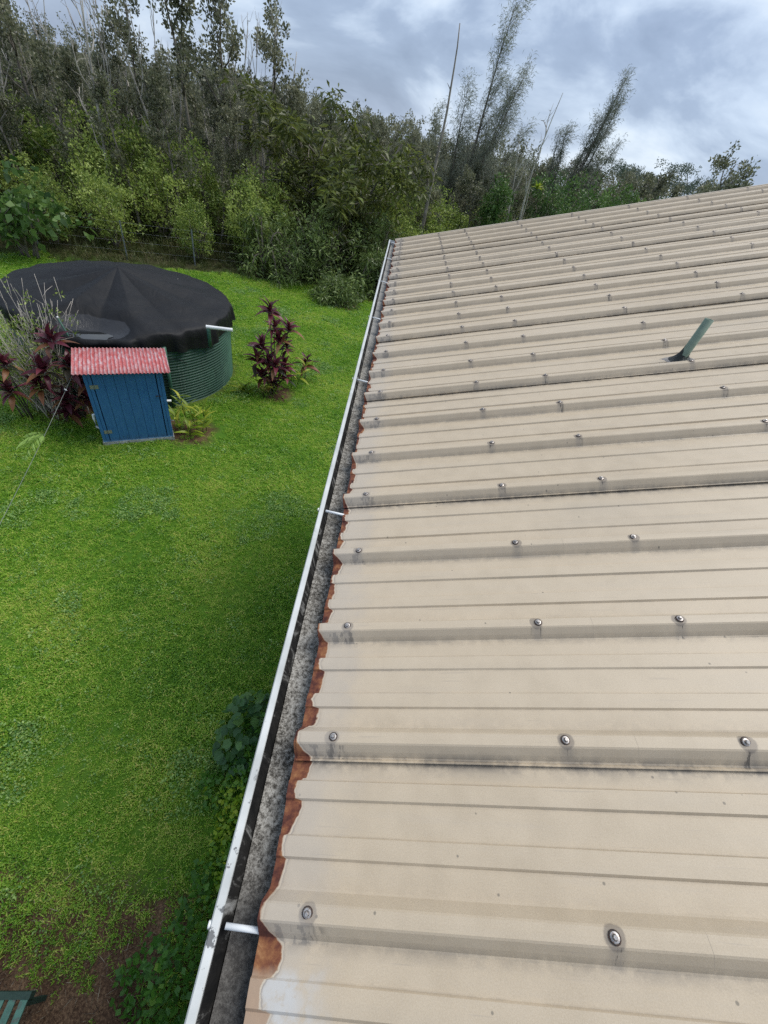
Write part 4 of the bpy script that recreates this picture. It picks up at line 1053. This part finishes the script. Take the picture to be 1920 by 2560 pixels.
# bare dead trunks standing among them
for k in range(62):
    az = rf.uniform(-44, 36); d = rf.uniform(26, 50); x, y = polar(az, d)
    if behind(x, y) < 2: continue
    plant_tree('dead_tree', DEAD[int(rf.integers(4))][0], None, x, y, 'bare grey dead trunk among forest trees ' + zone(az), s=rf.uniform(0.32, 0.62), sz=canopy(az, d) / 8.6 * rf.uniform(0.75, 1.06), rz=rf.uniform(0, 6.28), tilt=(rf.normal(0, 0.06), rf.normal(0, 0.06)), group='bare dead trunks ' + zone(az))
for k in range(26):
    az = -43 + 1.7 * k + rf.normal(0, 0.7); d = 25.5 + 0.22 * (az + 43) + rf.uniform(0, 3.5); x, y = polar(az, d)
    if -15 < az < 1: continue
    plant_tree('dead_tree', DEAD[int(rf.integers(4))][0], None, x, y, 'thin pale bare trunk at the front of the forest ' + zone(az), s=rf.uniform(0.45, 0.75), sz=rf.uniform(0.80, 1.22), rz=rf.uniform(0, 6.28), tilt=(rf.normal(0, 0.05), rf.normal(-0.03, 0.07)), group='thin pale trunks ' + zone(az))
for k in range(13):
    az = -44 + 2.4 * k + rf.normal(0, 0.6); d = rf.uniform(29, 35); x, y = polar(az, d)
    plant_tree('dead_tree', DEAD[k % 4][0], None, x, y, 'tall forked bare trunk rising above the canopy ' + zone(az), s=rf.uniform(0.55, 0.85), sz=(canopy(az, d) + rf.uniform(0.6, 2.4)) / 8.4, rz=rf.uniform(0, 6.28), tilt=(rf.normal(0, 0.04), rf.normal(0, 0.06)), group='tall forked bare trunks ' + zone(az))
# single trees that stand out
for az, d, i, s, ty, lab in ((-21.0, 29, 0, 1.02, -0.10, 'tall leaning ohia tree with dark trunk and sparse leaf clumps behind the tank'), (-18.3, 31, 1, 1.06, 0.02, 'tall ohia tree with full dark crown rising above the forest'), (-15.6, 33, 2, 0.98, 0.06, 'tall ohia tree with spreading top next to the leaning one'),
                             (-34.0, 29, 1, 0.86, -0.05, 'tall dark ohia tree over the yellow guava'), (-27.0, 30, 2, 0.86, 0.0, 'tall thin crowned ohia tree between pale dead trunks'), (28.2, 35, 0, 0.95, 0.12, 'dark wind bent ohia tree above the far end of the roof')):
    w, c = OHT[i]; x, y = polar(az, d); plant_tree('ohia_tree', w, c, x, y, lab, s=s, rz=0.4 * i, tilt=(0, ty))
for az, d, i, s, sz, ty, lab in ((-30.2, 27.5, 3, 0.85, 1.0, -0.06, 'pale branching dead tree over the guava bushes'), (-24.6, 28.5, 2, 0.8, 1.02, 0.03, 'pale dead tree with crooked side branches beside the tall ohia'), (13.8, 32, 1, 0.75, 1.22, 0.02, 'grey dead tree with several upright branches and a nest fern'),
                                 (31.2, 36, 0, 0.7, 1.05, 0.16, 'leaning bare dead tree over the end of the roof'), (12.6, 33, 2, 0.6, 0.98, 0.03, 'short bare dead tree with broken top beside the nest fern')):
    x, y = polar(az, d); plant_tree('dead_tree', DEAD[i][0], None, x, y, lab, s=s, sz=sz, rz=1.1 * i, tilt=(0, ty))
def snag():
    rg = rng_(421); m = MB(); p = bend_path((0, 0, -0.1), (-0.04, 0, 1), 11.0, rg, 14, 0.035, 0.02)
    m.tube(p, np.linspace(0.14, 0.025, len(p)), 7)
    for z in (8, 9, 10, 10, 11):
        b = p[z]; q = bend_path(b, (rg.normal(0, .7), rg.normal(0, .7), 0.8), rg.uniform(0.3, 0.7), rg, 3, 0.2); m.tube(q, [0.03, 0.02, 0.014, 0.006], 4)
    x, y = polar(2.6, 30); t = thing('dead_tree', 'very tall straight bare dead trunk in front of the feathery ironwood', 'tree', (x, y, 0)); put('trunk', m.mesh('snag', M['snag'], True), t)
    m = MB(); p = bend_path((0, 0, -0.1), (0.0, 0, 1), 8.6, rg, 9, 0.03, 0.02); m.tube(p, np.linspace(0.09, 0.02, len(p)), 6)
    x, y = polar(-13.2, 34); t = thing('dead_tree', 'thin bare pole like dead trunk behind the dark leafy tree', 'tree', (x, y, 0)); put('trunk', m.mesh('snag', M['deadwood'], True), t)
snag()
w, c = casuarina_mesh(431, [(0, 0, 13.4, 0.06), (0.9, 0.5, 10.4, 0.08), (-1.3, 0.2, 9.6, -0.03), (2.0, -0.4, 8.6, 0.20), (-2.2, -0.3, 8.3, -0.06), (0.4, -0.5, 11.0, 0.03), (3.0, 0.2, 7.6, 0.28)], 0.24, 1.7); x, y = polar(5.9, 38); plant_tree('ironwood_tree', w, c, x, y, 'tall feathery ironwood tree leaning above the roof edge')
w, c = casuarina_mesh(433, [(0, 0, 11.2, 0.04), (0.6, 0.2, 12.6, 0.05), (-0.7, 0, 9.6, 0.0), (1.1, 0.3, 11.4, 0.08), (-2.0, 0, 9.0, 0.0), (0.2, -0.3, 10.4, 0.03), (1.6, 0, 9.6, 0.08)], 0.13, 1.9); x, y = polar(16.2, 45); plant_tree('ironwood_tree', w, c, x, y, 'smaller pale feathery ironwood tree with several upright plumes')
# dark long leafed tree in the middle and the weeping bush under it
def long_leaf_tree():
    rg = rng_(441); m = MB(); C = []
    for s in range(9):
        a = s * 0.7 + rg.uniform(-.3, .3); sp = bend_path((rg.normal(0, .2), rg.normal(0, .2), -0.05), (0.42 * math.cos(a), 0.42 * math.sin(a), 1), rg.uniform(5.0, 7.2), rg, 7, 0.10, 0.06)
        m.tube(sp, np.linspace(0.11, 0.02, len(sp)), 6)
        for b in range(6):
            aa = rg.uniform(0, 6.28); tp = bend_path(sp[1 + b], (math.cos(aa), math.sin(aa), 0.55), rg.uniform(1.6, 3.4), rg, 6, 0.16, -0.05)
            m.tube(tp, np.linspace(0.04, 0.008, len(tp)), 4)
            for q in tp[2:]: C.append(q); C.append(q + rg.normal(0, 0.35, 3))
        C.append(sp[-1])
    C = np.array(C); C = C[C[:, 2] > 0.9]
    # leaves hang in sprays
    Q, T = clump_leaves(C, rg.uniform(0.28, 0.50, len(C)), 26, 0.33, 0.090, rg, -0.10, 0.28)
    x, y = polar(-7.6, 28.0)
    plant_tree('long_leafed_tree', m.mesh('trunk', M['bark_dark'], True), quads_mesh('crown', Q, M['darkleaf'], T), x, y, 'dark green tree with long drooping leaves at the lawn edge', s=1.28, sz=0.95)
long_leaf_tree()
def weeping(name, label, loc, seed, arcs, h, reach, az0, spread, per=40, L=0.21):
    rg = rng_(seed); m = MB(); C = []
    for i in range(arcs):
        a = az0 + rg.uniform(-spread, spread); p = [np.zeros(3)]; d = np.array([math.cos(a) * 0.8, math.sin(a) * 0.8, 1.1]); R = reach * rg.uniform(0.6, 1.1); k = 9
        for j in range(k):
            d = d + np.array([0, 0, -0.26]) + rg.normal(0, 0.07, 3); p.append(p[-1] + unit(d) * R / k * 1.25)
        p = np.array(p); p[:, 2] *= h / max(0.5, p[:, 2].max()); p[:, 2] = np.maximum(p[:, 2], 0.10 + 0.25 * rg.random()) ; p[0, 2] = 0
        m.tube(p, np.linspace(0.05, 0.008, len(p)), 5)
        for q in p[3:]: C.append(q); C.append(q + rg.normal(0, 0.22, 3))
    C = np.array(C); C[:, 2] = np.maximum(C[:, 2], 0.18)
    Q, T = clump_leaves(C, rg.uniform(0.26, 0.52, len(C)), per, L * 1.15, L * 0.27, rg, -0.15, 0.3)
    return plant_tree(name, m.mesh('trunk', M['bark'], True), quads_mesh('crown', Q, M['weep'], T), loc[0], loc[1], label, 'bush')
w, c = shrub_mesh(451, 3.3, 2.3, M['weep'], 70, 40, (0.21, 0.055), 0.46, 0.05, 7, 'bark', 0.2, 0.15); plant_tree('leafy_bush', w, c, -3.6, 23.7, 'loose green bush with long leaves leaning over the lawn', 'bush')
w, c = shrub_mesh(452, 2.0, 1.9, M['weep'], 48, 40, (0.20, 0.055), 0.40, 0.08, 6, 'bark', 0.2, 0.15); plant_tree('leafy_bush', w, c, -4.9, 22.3, 'low spreading green bush at the lawn edge behind the ti clump', 'bush')
weeping('weeping_bush', 'dense low rounded green bush sitting on the lawn', (-2.25, 21.2), 453, 16, 1.05, 1.15, 0.0, 3.14, 42, 0.19)
weeping('weeping_bush', 'dark green bush half hidden behind the far gutter end', (-0.55, 24.0), 455, 16, 1.7, 1.7, 0.0, 3.14, 42, 0.20)
weeping('weeping_bush', 'sparse arching sapling at the fence line behind the tank', (-6.1, 22.2), 457, 10, 2.3, 1.8, 0.0, 3.14, 20, 0.20)
w, c = shrub_mesh(459, 3.6, 1.8, M['guava'], 90, 50, (0.15, 0.055), 0.40, 0.08, 6); plant_tree('leafy_bush', w, c, -6.9, 25.0, 'yellow green bush filling the gap beside the dark tree', 'bush')
w, c = shrub_mesh(458, 3.2, 1.7, M['weep'], 70, 44, (0.19, 0.055), 0.42, 0.08, 6); plant_tree('leafy_bush', w, c, -1.3, 25.6, 'upright green bush under the dark tree by the roof corner', 'bush')
# broad leafed trees seen over the roof
w, c = shrub_mesh(461, 6.0, 0.95, M['bright'], 90, 70, (0.16, 0.08), 0.34, 0.08); x, y = polar(10.3, 31); plant_tree('columnar_tree', w, c, x, y, 'narrow dense dark green tree over the roof edge')
for az, d, i, s, sz, lab in ((18.6, 33, 0, 0.95, 1.02, 'bright green rounded leafy tree above the roof'), (22.4, 35, 1, 0.95, 1.12, 'mid green leafy tree right of the rounded one above the roof'), (15.6, 37, 2, 1.0, 1.05, 'dark green leafy tree below the small ironwood'), (26.0, 36, 0, 0.8, 1.0, 'leafy green tree by the dark wind bent ohia')):
    x, y = polar(az, d); plant_tree('leafy_tree', BR[i][0], BR[i][1], x, y, lab, s=s, sz=sz, rz=i)
def albizia():
    rg = rng_(471); m = MB(); C = []
    for i in range(9):
        a = i * 0.7; tp = bend_path((0, 0, 5.5), (0.8 * math.cos(a), 0.8 * math.sin(a), 1), rg.uniform(6, 8.5), rg, 6, 0.1, -0.03); m.tube(tp, np.linspace(0.16, 0.04, len(tp)), 5)
        for k in range(12): C.append(tp[-1] + rg.normal(0, 1, 3) * (1.4, 1.4, 0.3))
    m.tube([(0, 0, -0.1), (0.2, 0, 3), (0, 0, 5.6)], [0.4, 0.32, 0.24], 7)
    Q, T = clump_leaves(np.array(C), np.full(len(C), 0.8), 45, 0.30, 0.17, rg, 0.1, 0.1, 0.5)
    return m.mesh('trunk', M['deadwood'], True), quads_mesh('crown', Q, M['albizia'], T)
AL = albizia()
for az, d, sz, lab in ((24.2, 120, 1.0, 'distant flat topped albizia tree on the horizon'), (28.6, 135, 1.12, 'distant pale umbrella shaped albizia tree by the dark ohia'), (21.6, 140, 1.0, 'far off albizia crown showing over the forest')):
    x, y = polar(az, d); plant_tree('albizia_tree', AL[0], AL[1], x, y, lab, s=1.0, sz=sz, rz=az)
# big leafed bush at the left edge of the lawn
def bigleaf():
    rg = rng_(481); w, _ = shrub_mesh(482, 2.4, 1.2, M['bright'], 5, 2)
    C = rg.normal(0, 1, (60, 3)) * (0.75, 0.75, 0.5) + (0, 0, 1.5); C[:, 2] = np.abs(C[:, 2])
    Q, T = clump_leaves(C, np.full(60, 0.35), 16, 0.27, 0.22, rg, 0.2, 0.3, 0.3)
    x, y = polar(-38.5, 22.5); plant_tree('large_leafed_bush', w, quads_mesh('crown', Q, M['bright'], T), x, y, 'dark green bush with large round leaves left of the tank', 'bush')
bigleaf()
# nest fern in the dead tree
def nest_fern():
    rg = rng_(491); x, y = polar(13.75, 31.8); t = thing('nest_fern', 'yellow green nest fern perched in the grey dead tree', 'fern', (x, y, 5.55))
    for i in range(22):
        o = put('frond', GIN[i % 3], t, (0, 0, 0.1), (rg.normal(0, .2), -math.radians(rg.uniform(5, 70)), i * 2.4)); o.scale = (rg.uniform(0.35, 0.6),) * 3
nest_fern()

# half bare bush in front of the tank
def stick_bush():
    rg = rng_(501); m = MB(); C = []
    for i in range(150):
        a = rg.uniform(0, 6.28); b = np.array([rg.normal(0, .22), rg.normal(0, .22), -0.02]); L = rg.uniform(1.3, 2.75)
        p = bend_path(b, (0.30 * math.cos(a) - 0.10, 0.30 * math.sin(a), 1), L, rg, 6, 0.09, 0.03)
        m.tube(p, np.linspace(0.012, 0.004, len(p)), 4)
        for s in range(4):
            q = p[2 + s % 5]; tp = bend_path(q, rg.normal(0, .6, 3) + (0, 0, 1), rg.uniform(0.15, 0.4), rg, 2, 0.2); m.tube(tp, [0.005, 0.004, 0.002], 3)
            if rg.random() < 0.45: C.append(tp[-1]); C.append(tp[1])
    C = np.array(C); Q, T = clump_leaves(C, np.full(len(C), 0.09), 7, 0.075, 0.030, rg, 0.6, 0)
    plant_tree('stick_bush', m.mesh('trunk', M['deadwood'], True), quads_mesh('crown', Q, M['guava'], T), -7.25, 8.35, 'half bare bush of upright grey sticks beside the tank', 'bush')
stick_bush()

# wire fence behind the lawn
def fence():
    t = thing('wire_fence', 'wire fence on thin grey steel posts behind the tank', 'fence', (-9.1, 21.3, 0))
    steel = plain('post_steel', (0.22, 0.24, 0.25), 0.6, 0.3, 0.4)
    xs = [-17.0, -14.2, -11.5, -9.1, -6.15, -3.4]
    ps = [(x, fence_y(x)) for x in xs]; ps[3] = (-9.1, 21.35); ps[4] = (-6.3, 22.75)
    for x, y in ps:
        m = MB(); m.box((x - 0.028, y - 0.02, 0), (x + 0.028, y - 0.012, 1.45)); m.box((x - 0.004, y - 0.012, 0), (x + 0.004, y + 0.022, 1.45)); part_w('post', m, steel, t)
    for z in (0.35, 0.7, 1.05, 1.38):
        m = MB(); m.tube([(x, y + 0.024, z) for x, y in ps], 0.0018, 4); part_w('wire', m, steel, t)
fence()

# line running from the shed over the lawn, with a fern hanging on it
def cord():
    P0 = np.array((-6.045, 8.10, 1.70)); P1 = np.array((-5.61, 3.72, 0.03))
    rg = rng_(511); m = MB(); k = 40
    pts = [P0 + (P1 - P0) * i / k + np.array([0, 0, -0.06 * math.sin(math.pi * i / k)]) for i in range(k + 1)]
    m.tube(pts, 0.0042, 5)
    o = put('guy_line', m.mesh('guy_line', plain('line_grey', (0.20, 0.22, 0.20), 0.7)))
    o.name = 'guy_line'; tag(o, 'thin grey line stretched from the shed down across the lawn', 'line')
    c = pts[8]; m = MB(); m.box((-0.075, -0.012, -0.006), (0.075, 0.012, 0.006)); k2 = put('line_peg', m.mesh('line_peg', M['white_paint']), None, tuple(c + np.array([0, 0, 0.008])), (0.2, 0.3, 2.4)); tag(k2, 'small white peg clipped on the thin line by the shed', 'peg')
    t = thing('fern_frond', 'pale green fern frond hanging on the thin line', 'fern', tuple(pts[17]))
    for fr, (a, L) in enumerate(((3.55, 0.52), (4.35, 0.50))):
        m = MB(); d = np.array([math.cos(a), math.sin(a), 0.0]); sd = np.array([-d[1], d[0], 0])
        rach = [d * L * q + np.array([0, 0, 0.10 * q - 0.42 * q * q]) for q in np.linspace(0, 1, 8)]
        m.tube(rach, 0.004, 4)
        Qp = []; Qd = []; QL = []
        for q in np.linspace(0.1, 0.97, 20):
            b = d * L * q + np.array([0, 0, 0.10 * q - 0.42 * q * q])
            for s in (-1, 1): Qp.append(b); Qd.append(sd * s + d * 0.55 + np.array([0, 0, -0.25])); QL.append(0.20 * math.sin(math.pi * (0.12 + 0.83 * q)) + 0.02)
        st = put('stalk', m.mesh('frond_stalk', M['fern']), t)
        Q = leaf_quads(np.array(Qp), np.array(Qd), np.array(QL), 0.036, rg, 0.1, 0.97)
        put('leaflets', quads_mesh('leaflets', Q, M['fern'], np.full(len(Q), 0.9)), st)
cord()

# green slatted bench on the bare soil below
def bench():
    t = thing('garden_bench', 'weathered green wooden slatted bench on bare soil beside the house', 'bench', (-2.10, -0.99, 0), math.radians(3))
    teal = plain('bench_green', (0.085, 0.185, 0.145), 0.7, 0.2, var=0.3, scale=10, dirt=(0.10, 0.12, 0.105))
    dk = plain('bench_rail', (0.035, 0.062, 0.050), 0.8, 0.2, var=0.4, scale=12)
    z = 0.46
    for x in (-0.42, -0.235, -0.145, -0.055, 0.035, 0.125, 0.215):
        w = 0.075 if x > -0.4 else 0.10
        m = MB(); m.box((x - w / 2 + 0.02, -0.62, z), (x + w / 2 - 0.0, 0.50, z + 0.022)); put('slat', m.mesh('slat', teal), t)
    for y in (0.50, -0.60):
        m = MB(); m.box((-0.47, y, z - 0.075), (0.262, y + 0.045, z + 0.03)); put('rail', m.mesh('rail', dk), t)
    for x in (-0.42, 0.20):
        for y in (0.46, -0.56):
            m = MB(); m.box((x, y, 0), (x + 0.05, y + 0.035, z - 0.001)); put('leg', m.mesh('leg', dk), t)
bench()
